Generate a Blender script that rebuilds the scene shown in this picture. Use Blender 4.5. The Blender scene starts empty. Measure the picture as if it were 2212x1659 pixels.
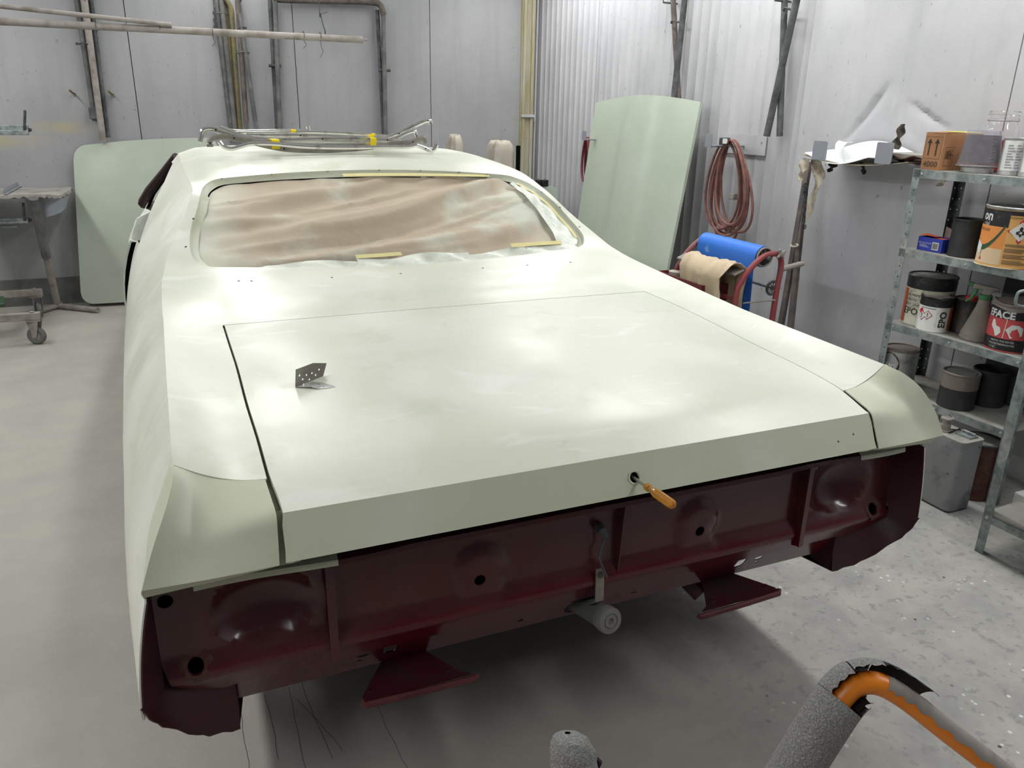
import bpy, bmesh, math, random
import numpy as np
from mathutils import Vector, Matrix
from mathutils.geometry import delaunay_2d_cdt
random.seed(7); rng = np.random.default_rng(7)
scene = bpy.context.scene
COL = scene.collection
V3 = lambda *a: np.array(a, float)

# ---------------------------------------------------------------- camera
FPX = 1669.46; W_PX, H_PX = 2212, 1659
CAM = V3(-0.8024, -1.2334, 1.60)
_yaw, _pitch, _roll = 0.406974, 0.340977, 0.0206643
_f = V3(math.sin(_yaw)*math.cos(_pitch), math.cos(_yaw)*math.cos(_pitch), -math.sin(_pitch))
_r = V3(math.cos(_yaw), -math.sin(_yaw), 0); _u = np.cross(_r, _f)
CR = math.cos(_roll)*_r + math.sin(_roll)*_u; CU = -math.sin(_roll)*_r + math.cos(_roll)*_u; CF = _f
cam_d = bpy.data.cameras.new('camera'); cam_o = bpy.data.objects.new('camera', cam_d); COL.objects.link(cam_o)
cam_d.sensor_fit = 'HORIZONTAL'; cam_d.sensor_width = 36.0; cam_d.lens = FPX/W_PX*36.0; cam_d.clip_start = 0.02
cam_o.matrix_world = Matrix(((CR[0], CU[0], -CF[0], CAM[0]), (CR[1], CU[1], -CF[1], CAM[1]), (CR[2], CU[2], -CF[2], CAM[2]), (0, 0, 0, 1)))
scene.camera = cam_o
def ray(x, y): return CF + CR*(x-1106)/FPX - CU*(y-829.5)/FPX
def on_plane(x, y, pt, n):
    v = ray(x, y); n = np.array(n, float); return CAM + v*((np.array(pt, float)-CAM)@n/(v@n))
def on_z(x, y, z): return on_plane(x, y, (0, 0, z), (0, 0, 1))
def on_y(x, y, Y): return on_plane(x, y, (0, Y, 0), (0, 1, 0))
def at_dist(x, y, d): v = ray(x, y); return CAM + v/np.linalg.norm(v)*d

# ---------------------------------------------------------------- world, light, exposure
world = bpy.data.worlds.new('hall'); scene.world = world; world.use_nodes = True
world.node_tree.nodes['Background'].inputs[0].default_value = (0.9, 0.95, 1.0, 1)
world.node_tree.nodes['Background'].inputs[1].default_value = 0.15
vs = scene.view_settings; vs.view_transform = 'Standard'; vs.look = 'None'; vs.gamma = 1.0; vs.use_curve_mapping = False
vs.exposure = 0.9
LAMP_Z = 3.05
LAMPS = [  # x, y, watts  (twin-tube ceiling fittings, long side along the room)
    (-2.5, -1.4, 13), (-2.5, 0.7, 16), (-2.5, 2.8, 15), (-2.5, 4.8, 14),
    (2.0, -1.4, 13), (2.0, 0.7, 15), (2.0, 2.8, 13), (2.0, 4.8, 13),
    (-0.3, 3.4, 8), (-0.3, 5.2, 7)]
for i, (x, y, w) in enumerate(LAMPS):
    ld = bpy.data.lights.new('tube_light', 'AREA'); ld.shape = 'RECTANGLE'; ld.size = 0.22; ld.size_y = 1.45
    ld.energy = w; ld.color = (1.0, 0.995, 0.97)
    lo = bpy.data.objects.new('tube_light', ld); COL.objects.link(lo); lo.location = (x, y, LAMP_Z-0.09)

# ---------------------------------------------------------------- helpers
def setp(o, label=None, cat=None, group=None, kind=None):
    if label: o['label'] = label
    if cat: o['category'] = cat
    if group: o['group'] = group
    if kind: o['kind'] = kind
    return o
def thing(name, loc, label, cat, group=None):
    o = bpy.data.objects.new(name, None); COL.objects.link(o); o.location = tuple(float(v) for v in loc); o.empty_display_size = .05
    return setp(o, label, cat, group)
WL = {}
def wloc(o): return np.array(WL.get(o.name, o.location), float)

class MB:
    def __init__(s): s.v = []; s.f = []
    def add(s, vs, fs):
        b = len(s.v); s.v += [tuple(float(c) for c in v) for v in vs]; s.f += [tuple(b+i for i in f) for f in fs]; return s
    def box(s, c, size, ax=None):
        c = np.array(c, float); h = np.array(size, float)/2
        ax = np.eye(3) if ax is None else np.array(ax, float)
        vs = [c + ax[0]*h[0]*i + ax[1]*h[1]*j + ax[2]*h[2]*k for i in (-1, 1) for j in (-1, 1) for k in (-1, 1)]
        return s.add(vs, [(0, 1, 3, 2), (4, 6, 7, 5), (0, 4, 5, 1), (2, 3, 7, 6), (0, 2, 6, 4), (1, 5, 7, 3)])
    def hexa(s, q, t):   # extrude quad q (4 pts) by vector t
        q = [np.array(p, float) for p in q]; t = np.array(t, float)
        return s.add(q+[p+t for p in q], [(3, 2, 1, 0), (4, 5, 6, 7), (0, 1, 5, 4), (1, 2, 6, 5), (2, 3, 7, 6), (3, 0, 4, 7)])
    def tube(s, path, r, n=10, cap=True, closed=False, up=None):
        P = [np.array(p, float) for p in path]; m = len(P)
        rr = [r]*m if np.isscalar(r) else list(r)
        rings = []; prev = None
        for i in range(m):
            if closed: t = P[(i+1) % m]-P[i-1]
            else: t = P[min(i+1, m-1)]-P[max(i-1, 0)]
            t = t/(np.linalg.norm(t)+1e-12)
            if prev is None:
                a = np.array((0, 0, 1.)) if abs(t[2]) < .9 else np.array((1., 0, 0))
                if up is not None: a = np.array(up, float)
                e = np.cross(a, t); e /= np.linalg.norm(e)
            else:
                e = prev - t*(prev@t); e /= (np.linalg.norm(e)+1e-12)
            prev = e; b = np.cross(t, e)
            rings.append([P[i]+rr[i]*(math.cos(2*math.pi*k/n)*e+math.sin(2*math.pi*k/n)*b) for k in range(n)])
        vs = [p for rg in rings for p in rg]; fs = []
        for i in range(m if closed else m-1):
            j = (i+1) % m
            for k in range(n): fs.append((i*n+k, i*n+(k+1) % n, j*n+(k+1) % n, j*n+k))
        if cap and not closed: fs += [tuple(range(n-1, -1, -1)), tuple((m-1)*n+k for k in range(n))]
        return s.add(vs, fs)
    def lathe(s, prof, c=(0, 0, 0), n=28, axis=None, a0=0.0, a1=2*math.pi, cap0=False, cap1=False):
        c = np.array(c, float)
        ax = np.array((0, 0, 1.) if axis is None else axis, float); ax /= np.linalg.norm(ax)
        h = np.array((1., 0, 0)) if abs(ax[0]) < .9 else np.array((0, 1., 0))
        e = h-ax*(h@ax); e /= np.linalg.norm(e); b = np.cross(ax, e)
        full = abs(a1-a0-2*math.pi) < 1e-6; m = n if full else n+1
        vs = []; fs = []
        for (r, z) in prof:
            for k in range(m):
                a = a0+(a1-a0)*k/n; vs.append(c+ax*z+r*(math.cos(a)*e+math.sin(a)*b))
        for i in range(len(prof)-1):
            for k in range(n):
                k2 = (k+1) % m if full else k+1
                fs.append((i*m+k, i*m+k2, (i+1)*m+k2, (i+1)*m+k))
        if cap0: fs.append(tuple(range(m-1, -1, -1)))
        if cap1: fs.append(tuple((len(prof)-1)*m+k for k in range(m)))
        return s.add(vs, fs)
    def grid(s, G, closed_u=False):
        G = np.array(G, float); a, b = G.shape[:2]
        fs = []
        for i in range(a if closed_u else a-1):
            for j in range(b-1):
                i2 = (i+1) % a; fs.append((i*b+j, i2*b+j, i2*b+j+1, i*b+j+1))
        return s.add(G.reshape(-1, 3), fs)
    def sphere(s, c, r, n=10, sq=(1, 1, 1)):
        c = np.array(c, float)
        pr = [(math.sin(math.pi*i/n)*r+1e-5, -math.cos(math.pi*i/n)*r) for i in range(n+1)]
        b = len(s.v); s.lathe(pr, (0, 0, 0), n=2*n)
        for i in range(b, len(s.v)): s.v[i] = tuple(c+np.array(s.v[i])*np.array(sq))
        return s
def rbox(mb, c, size, r, ax=None, n=4):
    """box with rounded vertical edges (extruded rounded rectangle, axis 2)"""
    c = np.array(c, float); ax = np.eye(3) if ax is None else np.array(ax, float)
    hx, hy, hz = size[0]/2, size[1]/2, size[2]/2; pts = []
    for cx, cy, a in ((hx-r, hy-r, 0), (-hx+r, hy-r, 90), (-hx+r, -hy+r, 180), (hx-r, -hy+r, 270)):
        for k in range(n+1):
            t = math.radians(a+90*k/n); pts.append((cx+r*math.cos(t), cy+r*math.sin(t)))
    m = len(pts); vs = [c+ax[0]*p[0]+ax[1]*p[1]+ax[2]*z for z in (-hz, hz) for p in pts]
    mb.add(vs, [tuple(range(m-1, -1, -1)), tuple(range(m, 2*m))]+[(i, (i+1) % m, m+(i+1) % m, m+i) for i in range(m)])
    return mb

def build(name, mb, m, parent=None, smooth=True, angle=35, solid=0, solid_off=-1, weld=0, bevel=0, label=None, origin=None):
    me = bpy.data.meshes.new(name)
    org = wloc(parent) if parent is not None else (np.array(origin, float) if origin is not None else np.zeros(3))
    loc = org if parent is None else np.zeros(3)
    if parent is None and origin is None:
        a = np.array(mb.v); org = np.array([(a[:, 0].min()+a[:, 0].max())/2, (a[:, 1].min()+a[:, 1].max())/2, a[:, 2].min()]); loc = org
    if parent is not None and origin is not None:
        loc = np.array(origin, float)-org; org = np.array(origin, float)
    me.from_pydata([tuple(np.array(v)-org) for v in mb.v], [], mb.f); me.validate()
    if weld:
        bm = bmesh.new(); bm.from_mesh(me); bmesh.ops.remove_doubles(bm, verts=bm.verts, dist=weld); bmesh.ops.recalc_face_normals(bm, faces=bm.faces); bm.to_mesh(me); bm.free()
    else:
        bm = bmesh.new(); bm.from_mesh(me); bmesh.ops.recalc_face_normals(bm, faces=bm.faces); bm.to_mesh(me); bm.free()
    if smooth:
        me.polygons.foreach_set('use_smooth', [True]*len(me.polygons)); me.set_sharp_from_angle(angle=math.radians(angle))
    me.materials.append(MT[m] if isinstance(m, str) else m)
    o = bpy.data.objects.new(name, me); COL.objects.link(o); o.location = tuple(loc)
    if parent is not None: o.parent = parent
    WL[o.name] = tuple(org)
    if bevel:
        b = o.modifiers.new('bevel', 'BEVEL'); b.width = bevel; b.segments = 2; b.limit_method = 'ANGLE'
    if solid:
        sm = o.modifiers.new('solid', 'SOLIDIFY'); sm.thickness = solid; sm.offset = solid_off
        if smooth:
            es = o.modifiers.new('split', 'EDGE_SPLIT'); es.split_angle = math.radians(angle); es.use_edge_sharp = True
    if label: o['label'] = label
    return o

def pchip(x, y, q):
    x = np.array(x, float); y = np.array(y, float); q = np.atleast_1d(np.array(q, float))
    h = np.diff(x); d = np.diff(y)/h; n = len(x); m = np.zeros(n)
    for i in range(1, n-1):
        if d[i-1]*d[i] > 0:
            w1 = 2*h[i]+h[i-1]; w2 = h[i]+2*h[i-1]; m[i] = (w1+w2)/(w1/d[i-1]+w2/d[i])
    m[0] = d[0]; m[-1] = d[-1]
    k = np.clip(np.searchsorted(x, q)-1, 0, n-2); t = np.clip((q-x[k])/h[k], 0, 1)
    return (2*t**3-3*t**2+1)*y[k]+(t**3-2*t**2+t)*h[k]*m[k]+(-2*t**3+3*t**2)*y[k+1]+(t**3-t**2)*h[k]*m[k+1]
def spline(P, n, closed=False):
    """Catmull-Rom through the points, n samples"""
    P = np.array(P, float)
    if closed: Q = np.vstack([P[-1], P, P[0], P[1]]); m = len(P)
    else: Q = np.vstack([2*P[0]-P[1], P, 2*P[-1]-P[-2]]); m = len(P)-1
    out = []
    for i in range(n):
        t = i/(n if closed else n-1)*m; k = min(int(t), m-1); t -= k
        a, b, c, d = Q[k], Q[k+1], Q[k+2], Q[k+3]
        out.append(.5*((2*b)+(-a+c)*t+(2*a-5*b+4*c-d)*t*t+(-a+3*b-3*c+d)*t**3))
    return np.array(out)
def poly_in(pt, poly):
    x, y = pt; c = False; j = len(poly)-1
    for i in range(len(poly)):
        if (poly[i][1] > y) != (poly[j][1] > y) and x < (poly[j][0]-poly[i][0])*(y-poly[i][1])/(poly[j][1]-poly[i][1])+poly[i][0]: c = not c
        j = i
    return c
def plate2d(outer, holes=(), extra=()):
    """triangulate a polygon with holes; returns pts2d, tris"""
    pts = []; edges = []
    for lp in [outer]+list(holes):
        b = len(pts); pts += [Vector((float(p[0]), float(p[1]))) for p in lp]; edges += [(b+i, b+(i+1) % len(lp)) for i in range(len(lp))]
    pts += [Vector((float(p[0]), float(p[1]))) for p in extra]
    vo, _, fo, *_ = delaunay_2d_cdt(pts, edges, [], 0, 1e-6)
    tris = []
    for f in fo:
        c = sum((vo[i] for i in f), Vector((0, 0)))/len(f)
        if poly_in(c, outer) and not any(poly_in(c, h) for h in holes): tris.append(tuple(f))
    return [(v.x, v.y) for v in vo], tris
def circ(c, r, n=16, ry=None, rot=0): 
    ry = ry or r; o = []
    for k in range(n):
        a = 2*math.pi*k/n; x, y = r*math.cos(a), ry*math.sin(a)
        o.append((c[0]+x*math.cos(rot)-y*math.sin(rot), c[1]+x*math.sin(rot)+y*math.cos(rot)))
    return o

# ---------------------------------------------------------------- materials
MT = {}
def srgb(r, g, b):
    f = lambda c: (c/255/12.92) if c/255 <= .04045 else ((c/255+.055)/1.055)**2.4
    return (f(r), f(g), f(b), 1)
def mat(name, col, rough=.5, metal=0.0, var=None, var2=None, bump=None, stretch=None, spec=.5, trans=0, ior=1.45, alpha=1, coat=0, rvar=0):
    """var = (colour, noise scale, low, high): a second colour through a noise mask; var2 the same again; bump = (scale, strength)"""
    m = bpy.data.materials.new(name); m.use_nodes = True; nt = m.node_tree; N = nt.nodes; L = nt.links
    p = N['Principled BSDF']; p.inputs['Base Color'].default_value = col; p.inputs['Roughness'].default_value = rough; p.inputs['Metallic'].default_value = metal
    p.inputs['Specular IOR Level'].default_value = spec
    if trans: p.inputs['Transmission Weight'].default_value = trans; p.inputs['IOR'].default_value = ior
    if coat: p.inputs['Coat Weight'].default_value = coat; p.inputs['Coat Roughness'].default_value = .15
    if alpha < 1: p.inputs['Alpha'].default_value = alpha
    tc = N.new('ShaderNodeTexCoord'); mp = N.new('ShaderNodeMapping'); L.new(tc.outputs['Object'], mp.inputs[0])
    if stretch: mp.inputs['Scale'].default_value = stretch
    src = None
    for i, vv in enumerate((var, var2)):
        if not vv: continue
        c2, sc, lo, hi = vv[:4]
        nz = N.new('ShaderNodeTexNoise'); nz.inputs['Scale'].default_value = sc; nz.inputs['Detail'].default_value = 6; nz.inputs['Roughness'].default_value = .6
        L.new(mp.outputs[0], nz.inputs[0])
        rp = N.new('ShaderNodeMapRange'); rp.inputs[1].default_value = lo; rp.inputs[2].default_value = hi; L.new(nz.outputs[0], rp.inputs[0])
        mx = N.new('ShaderNodeMix'); mx.data_type = 'RGBA'; L.new(rp.outputs[0], mx.inputs[0])
        if src is None: mx.inputs[6].default_value = col
        else: L.new(src, mx.inputs[6])
        mx.inputs[7].default_value = c2; src = mx.outputs[2]
        if rvar and i == 0:
            rr = N.new('ShaderNodeMapRange'); rr.inputs[3].default_value = rough-rvar; rr.inputs[4].default_value = rough+rvar; L.new(rp.outputs[0], rr.inputs[0]); L.new(rr.outputs[0], p.inputs['Roughness'])
    if src is not None: L.new(src, p.inputs['Base Color'])
    if bump:
        nb = N.new('ShaderNodeTexNoise'); nb.inputs['Scale'].default_value = bump[0]; nb.inputs['Detail'].default_value = 5; L.new(mp.outputs[0], nb.inputs[0])
        bp = N.new('ShaderNodeBump'); bp.inputs['Strength'].default_value = bump[1]; bp.inputs['Distance'].default_value = .01; L.new(nb.outputs[0], bp.inputs['Height']); L.new(bp.outputs[0], p.inputs['Normal'])
    MT[name] = m; return m
S_ = srgb
mat('primer', S_(212, 215, 200), .42, var=(S_(224, 224, 215), 2.2, .45, .7), var2=(S_(204, 208, 188), 5.5, .58, .72), rvar=.1)
def add_smears(name, col, sc, lo, hi, amt, stretch, rot):
    m = MT[name]; nt = m.node_tree; N = nt.nodes; L = nt.links; p = N['Principled BSDF']; src = p.inputs['Base Color'].links[0].from_socket
    tc = N.new('ShaderNodeTexCoord'); mp = N.new('ShaderNodeMapping'); mp.inputs['Scale'].default_value = stretch; mp.inputs['Rotation'].default_value = (0, 0, rot); L.new(tc.outputs['Object'], mp.inputs[0])
    n = N.new('ShaderNodeTexNoise'); n.inputs['Scale'].default_value = sc; n.inputs['Detail'].default_value = 5; n.inputs['Distortion'].default_value = 1.4; L.new(mp.outputs[0], n.inputs[0])
    r = N.new('ShaderNodeMapRange'); r.inputs[1].default_value = lo; r.inputs[2].default_value = hi; r.inputs[4].default_value = amt; L.new(n.outputs[0], r.inputs[0])
    x = N.new('ShaderNodeMix'); x.data_type = 'RGBA'; L.new(r.outputs[0], x.inputs[0]); L.new(src, x.inputs[6]); x.inputs[7].default_value = col; L.new(x.outputs[2], p.inputs['Base Color'])
add_smears('primer', S_(236, 237, 232), 2.6, .60, .70, .5, (1, 2.0, 1), .7)
add_smears('primer', S_(232, 233, 226), 9.0, .64, .72, .35, (1, 2.6, 1), -.5)
add_smears('primer', S_(168, 164, 146), 7.0, .70, .76, .35, (1, 3.0, 1), .3)
mat('primer_flat', S_(196, 200, 178), .42, var=(S_(203, 207, 190), 2.5, .45, .65))
mat('primer_shaded', S_(166, 175, 160), .42, var=(S_(174, 183, 170), 2.0, .45, .65))  # primer again, darkened for the weaker light on the loose panels
mat('primer_white', S_(226, 229, 220), .45, var=(S_(206, 212, 196), 3.0, .5, .7))
mat('maroon', S_(80, 10, 26), .28, var=(S_(84, 36, 42), 4.0, .5, .7), spec=.5, rvar=.1)
def add_dust_band(name, col, z0, z1, amt):
    m = MT[name]; nt = m.node_tree; N = nt.nodes; L = nt.links; p = N['Principled BSDF']; src = p.inputs['Base Color'].links[0].from_socket
    tc = N.new('ShaderNodeTexCoord'); sp = N.new('ShaderNodeSeparateXYZ'); L.new(tc.outputs['Object'], sp.inputs[0])
    n = N.new('ShaderNodeTexNoise'); n.inputs['Scale'].default_value = 5; L.new(tc.outputs['Object'], n.inputs[0])
    ad = N.new('ShaderNodeMath'); ad.operation = 'MULTIPLY_ADD'; L.new(n.outputs[0], ad.inputs[0]); ad.inputs[1].default_value = .03; L.new(sp.outputs[2], ad.inputs[2])
    r = N.new('ShaderNodeMapRange'); r.inputs[1].default_value = z0; r.inputs[2].default_value = z1; r.inputs[4].default_value = amt; L.new(ad.outputs[0], r.inputs[0])
    x = N.new('ShaderNodeMix'); x.data_type = 'RGBA'; L.new(r.outputs[0], x.inputs[0]); L.new(src, x.inputs[6]); x.inputs[7].default_value = col; L.new(x.outputs[2], p.inputs['Base Color'])
add_dust_band('maroon', S_(74, 38, 40), .585, .60, .75)
mat('maroon_dark', S_(58, 14, 22), .5, var=(S_(40, 30, 30), 8, .5, .7))
mat('maroon_inner', S_(40, 10, 16), .5)
mat('maroon_dusty', S_(96, 40, 44), .6, var=(S_(66, 22, 28), 9, .4, .7))
mat('black', S_(10, 10, 10), .6)
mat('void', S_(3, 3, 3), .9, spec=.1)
mat('rust', S_(84, 58, 46), .8, var=(S_(70, 30, 30), 20, .4, .6))
mat('paper', S_(184, 169, 149), .8, var=(S_(200, 202, 188), 2.4, .54, .66), bump=(25, .15))
def add_edge_overspray(name, col, x0, x1):
    m = MT[name]; nt = m.node_tree; N = nt.nodes; L = nt.links; p = N['Principled BSDF']; src = p.inputs['Base Color'].links[0].from_socket
    tc = N.new('ShaderNodeTexCoord'); sp = N.new('ShaderNodeSeparateXYZ'); L.new(tc.outputs['Object'], sp.inputs[0])
    ab = N.new('ShaderNodeMath'); ab.operation = 'ABSOLUTE'; L.new(sp.outputs[0], ab.inputs[0])
    n = N.new('ShaderNodeTexNoise'); n.inputs['Scale'].default_value = 4; L.new(tc.outputs['Object'], n.inputs[0])
    ad = N.new('ShaderNodeMath'); ad.operation = 'MULTIPLY_ADD'; L.new(n.outputs[0], ad.inputs[0]); ad.inputs[1].default_value = .35; L.new(ab.outputs[0], ad.inputs[2])
    r = N.new('ShaderNodeMapRange'); r.inputs[1].default_value = x0; r.inputs[2].default_value = x1; r.inputs[4].default_value = .85; L.new(ad.outputs[0], r.inputs[0])
    x = N.new('ShaderNodeMix'); x.data_type = 'RGBA'; L.new(r.outputs[0], x.inputs[0]); L.new(src, x.inputs[6]); x.inputs[7].default_value = col; L.new(x.outputs[2], p.inputs['Base Color'])
add_edge_overspray('paper', S_(206, 208, 194), .70, .92)
mat('paper_film', S_(222, 226, 216), .45, var=(S_(196, 202, 190), 9, .45, .65), bump=(30, .4))
mat('tape_yellow', S_(214, 204, 146), .6)
mat('tape_bright', S_(240, 214, 30), .5)
mat('chrome', S_(226, 224, 220), .2, .8, var=(S_(160, 156, 150), 14, .56, .68), rvar=.06)
mat('steel_dull', S_(146, 143, 134), .42, .35, var=(S_(116, 112, 104), 12, .45, .65))
mat('dusty_pipe', S_(150, 143, 138), .8, var=(S_(120, 112, 106), 10, .45, .65))
mat('dark_pipe', S_(92, 94, 96), .7, var=(S_(58, 60, 62), 9, .4, .6))
mat('grey_pipe', S_(112, 110, 108), .75, var=(S_(84, 84, 84), 9, .4, .6))
mat('brown_pipe', S_(108, 98, 92), .75, var=(S_(80, 74, 72), 10, .4, .6))
mat('yellow_pipe', S_(118, 108, 72), .75, var=(S_(92, 88, 70), 10, .4, .6))
mat('galv', S_(150, 158, 158), .5, .35, var=(S_(112, 122, 122), 26, .42, .6), var2=(S_(176, 176, 172), 5, .55, .7))
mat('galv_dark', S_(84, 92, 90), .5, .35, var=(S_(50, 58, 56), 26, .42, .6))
mat('galv_dust', S_(150, 148, 142), .85, var=(S_(118, 116, 110), 8, .45, .65))
mat('grey_paint', S_(138, 142, 150), .45)
mat('orange', S_(240, 140, 40), .35, var=(S_(236, 130, 32), 9, .4, .6))
mat('foam', S_(124, 123, 121), .95, var=(S_(160, 158, 154), 420, .46, .62), bump=(300, .6))
mat('foam_dark', S_(38, 38, 38), .95, bump=(90, .9))
mat('cloth', S_(196, 178, 152), .9, var=(S_(150, 134, 116), 5, .5, .7), bump=(200, .1))
mat('cloth_grey', S_(176, 168, 156), .9, var=(S_(140, 132, 122), 6, .5, .7))
mat('white_paper', S_(236, 238, 240), .6)
mat('rag', S_(176, 168, 152), .9, var=(S_(138, 126, 108), 12, .45, .6))
mat('rag_dark', S_(70, 62, 54), .9, var=(S_(40, 38, 34), 12, .45, .6))
mat('blue', S_(40, 112, 214), .55, var=(S_(110, 160, 226), 16, .6, .72))
mat('red_tube', S_(140, 62, 66), .55, var=(S_(120, 84, 84), 8, .5, .7))
mat('red_tray', S_(110, 34, 44), .5)
mat('hose', S_(134, 88, 80), .7, var=(S_(108, 74, 68), 20, .4, .6))
mat('dusty_plastic', S_(140, 134, 128), .8)
mat('card', S_(166, 120, 84), .8, var=(S_(152, 108, 76), 7, .4, .6))
mat('yellow_label', S_(238, 222, 40), .5)
mat('ink', S_(40, 36, 34), .7)
mat('ink_soft', S_(120, 98, 74), .8)
mat('white_lbl', S_(222, 222, 220), .5, var=(S_(196, 196, 192), 20, .5, .7))
mat('cream_lbl', S_(206, 202, 186), .7, var=(S_(150, 148, 138), 30, .5, .68))
mat('black_lbl', S_(26, 27, 30), .5, var=(S_(70, 72, 74), 30, .56, .7))
mat('orange_lbl', S_(230, 146, 74), .5)
mat('tan_lbl', S_(208, 158, 92), .5)
mat('cream_fade', S_(222, 196, 160), .55)
mat('green_lbl', S_(50, 82, 54), .5)
mat('red_lbl', S_(190, 70, 72), .5)
mat('rust_lbl', S_(176, 86, 48), .5)
mat('red_cap', S_(196, 50, 62), .4)
mat('blue_box', S_(44, 62, 170), .5)
mat('orange_in', S_(226, 92, 38), .6)
mat('tin', S_(186, 186, 186), .35, .5, var=(S_(130, 130, 130), 14, .5, .7))
mat('tin_dark', S_(84, 82, 78), .4, .7, var=(S_(46, 44, 44), 10, .42, .6))
mat('black_can', S_(34, 35, 37), .6, var=(S_(56, 56, 58), 8, .45, .65))
mat('can_dust', S_(120, 110, 104), .8)
mat('lid_dust', S_(126, 128, 122), .8, var=(S_(100, 102, 98), 9, .4, .6))
mat('bottle', S_(140, 134, 126), .85, var=(S_(122, 116, 108), 7, .4, .6))
mat('green_plastic', S_(64, 120, 78), .6)
mat('glass', (1, 1, 1, 1), .05, trans=1, ior=1.45)
mat('cup_clear', S_(240, 238, 242), .06, trans=.93, ior=1.15)
mat('cup_residue', S_(92, 86, 92), .6, var=(S_(70, 66, 72), 30, .4, .6))
mat('red_liquid', S_(190, 50, 36), .2)
mat('jerry', S_(150, 152, 154), .5, .3, var=(S_(92, 100, 104), 6, .5, .66), var2=(S_(60, 62, 62), 11, .64, .7))
mat('dark_panel', S_(64, 66, 70), .8)
mat('amber', S_(226, 160, 70), .12, trans=.55, ior=1.4)
mat('amber_core', S_(214, 150, 84), .3)
mat('tire', S_(22, 22, 22), .8)
mat('rubber_grey', S_(104, 104, 102), .85)
mat('filler', S_(90, 92, 92), .7)
mat('filler_cap', S_(116, 116, 114), .5)
mat('lamp_body', S_(235, 235, 235), .5)
em = bpy.data.materials.new('tube_glow'); em.use_nodes = True
em.node_tree.nodes['Principled BSDF'].inputs['Emission Color'].default_value = (.95, 1, .97, 1); em.node_tree.nodes['Principled BSDF'].inputs['Emission Strength'].default_value = 9; MT['tube_glow'] = em
# ---------------------------------------------------------------- room shell
AZ = math.radians(92); RU = V3(math.cos(AZ), math.sin(AZ), 0); RN = V3(math.sin(AZ), -math.cos(AZ), 0)   # right wall: along, outward
RW0 = V3(2.53, 6.05, 0); YB = 6.05; CEIL = 3.3
def on_right(x, y, off=0.0): return on_plane(x, y, RW0-RN*off, RN)
def on_back(x, y, off=0.0): return on_y(x, y, YB-off)
def rw(s, z, off=0.0): return RW0 + RU*s - RN*off + V3(0, 0, z)

def wall_mat(name, base, stain, streak, olive=None):
    m = bpy.data.materials.new(name); m.use_nodes = True; nt = m.node_tree; N = nt.nodes; L = nt.links
    p = N['Principled BSDF']; p.inputs['Roughness'].default_value = .6
    g = N.new('ShaderNodeNewGeometry')
    def noise(scale, stretch, detail=6):
        mp = N.new('ShaderNodeMapping'); mp.inputs['Scale'].default_value = stretch; L.new(g.outputs['Position'], mp.inputs[0])
        n = N.new('ShaderNodeTexNoise'); n.inputs['Scale'].default_value = scale; n.inputs['Detail'].default_value = detail; n.inputs['Roughness'].default_value = .62; L.new(mp.outputs[0], n.inputs[0]); return n.outputs[0]
    def ramp(src, lo, hi):
        r = N.new('ShaderNodeMapRange'); r.inputs[1].default_value = lo; r.inputs[2].default_value = hi; L.new(src, r.inputs[0]); return r.outputs[0]
    def mix(fac, a, b):
        x = N.new('ShaderNodeMix'); x.data_type = 'RGBA'; L.new(fac, x.inputs[0])
        if isinstance(a, tuple): x.inputs[6].default_value = a
        else: L.new(a, x.inputs[6])
        x.inputs[7].default_value = b; return x.outputs[2]
    def mul(a, b):
        x = N.new('ShaderNodeMath'); x.operation = 'MULTIPLY'; L.new(a, x.inputs[0])
        if isinstance(b, float): x.inputs[1].default_value = b
        else: L.new(b, x.inputs[1])
        return x.outputs[0]
    c = mix(ramp(noise(1.3, (1, 1, 1)), .42, .68), base, stain)
    c = mix(mul(ramp(noise(3.0, (3.2, 3.2, .22)), .5, .75), .4), c, streak)
    c = mix(mul(ramp(noise(2.2, (1, 1, .5)), .5, .75), .6), c, S_(150, 150, 154))
    sp = noise(38, (1, 1, .5), 2); c = mix(mul(ramp(sp, .70, .74), .6), c, S_(112, 112, 116))
    for (ox, oz, rx, rz) in (olive or ()):
        mp = N.new('ShaderNodeMapping'); mp.inputs['Location'].default_value = (-ox/rx, 0, -oz/rz); mp.inputs['Scale'].default_value = (1/rx, 0, 1/rz); L.new(g.outputs['Position'], mp.inputs[0])
        ln = N.new('ShaderNodeVectorMath'); ln.operation = 'LENGTH'; L.new(mp.outputs[0], ln.inputs[0])
        rr = N.new('ShaderNodeMapRange'); rr.inputs[1].default_value = 1.0; rr.inputs[2].default_value = .2; L.new(ln.outputs['Value'], rr.inputs[0])
        c = mix(mul(mul(rr.outputs[0], ramp(noise(5, (1, 1, 1)), .3, .6)), .7), c, S_(168, 158, 120))
    L.new(c, p.inputs['Base Color'])
    b = N.new('ShaderNodeBump'); b.inputs['Strength'].default_value = .12; b.inputs['Distance'].default_value = .02; L.new(noise(4, (1, 1, .6), 3), b.inputs['Height']); L.new(b.outputs[0], p.inputs['Normal'])
    MT[name] = m
wall_mat('wall', S_(186, 185, 189), S_(172, 172, 176), S_(156, 156, 160))
wall_mat('wall_back', S_(155, 155, 157), S_(143, 143, 145), S_(130, 130, 131), olive=((-2.0, 1.30, .45, .07), (-1.55, 1.40, .28, .06), (2.2, .9, .25, .5)))
mat('skirting', S_(108, 108, 106), .8, var=(S_(92, 92, 90), 9, .4, .6), bump=(90, .3))
mat('ceiling', S_(180, 182, 186), .8)
mat('hall_wall', S_(120, 120, 122), .8)
mat('seam', S_(70, 70, 74), .8)
mat('post_paint', S_(168, 165, 150), .6, var=(S_(152, 142, 102), 2.2, .45, .62), stretch=(6, 6, .6))
mat('stain_olive', S_(168, 158, 116), .8)

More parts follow.
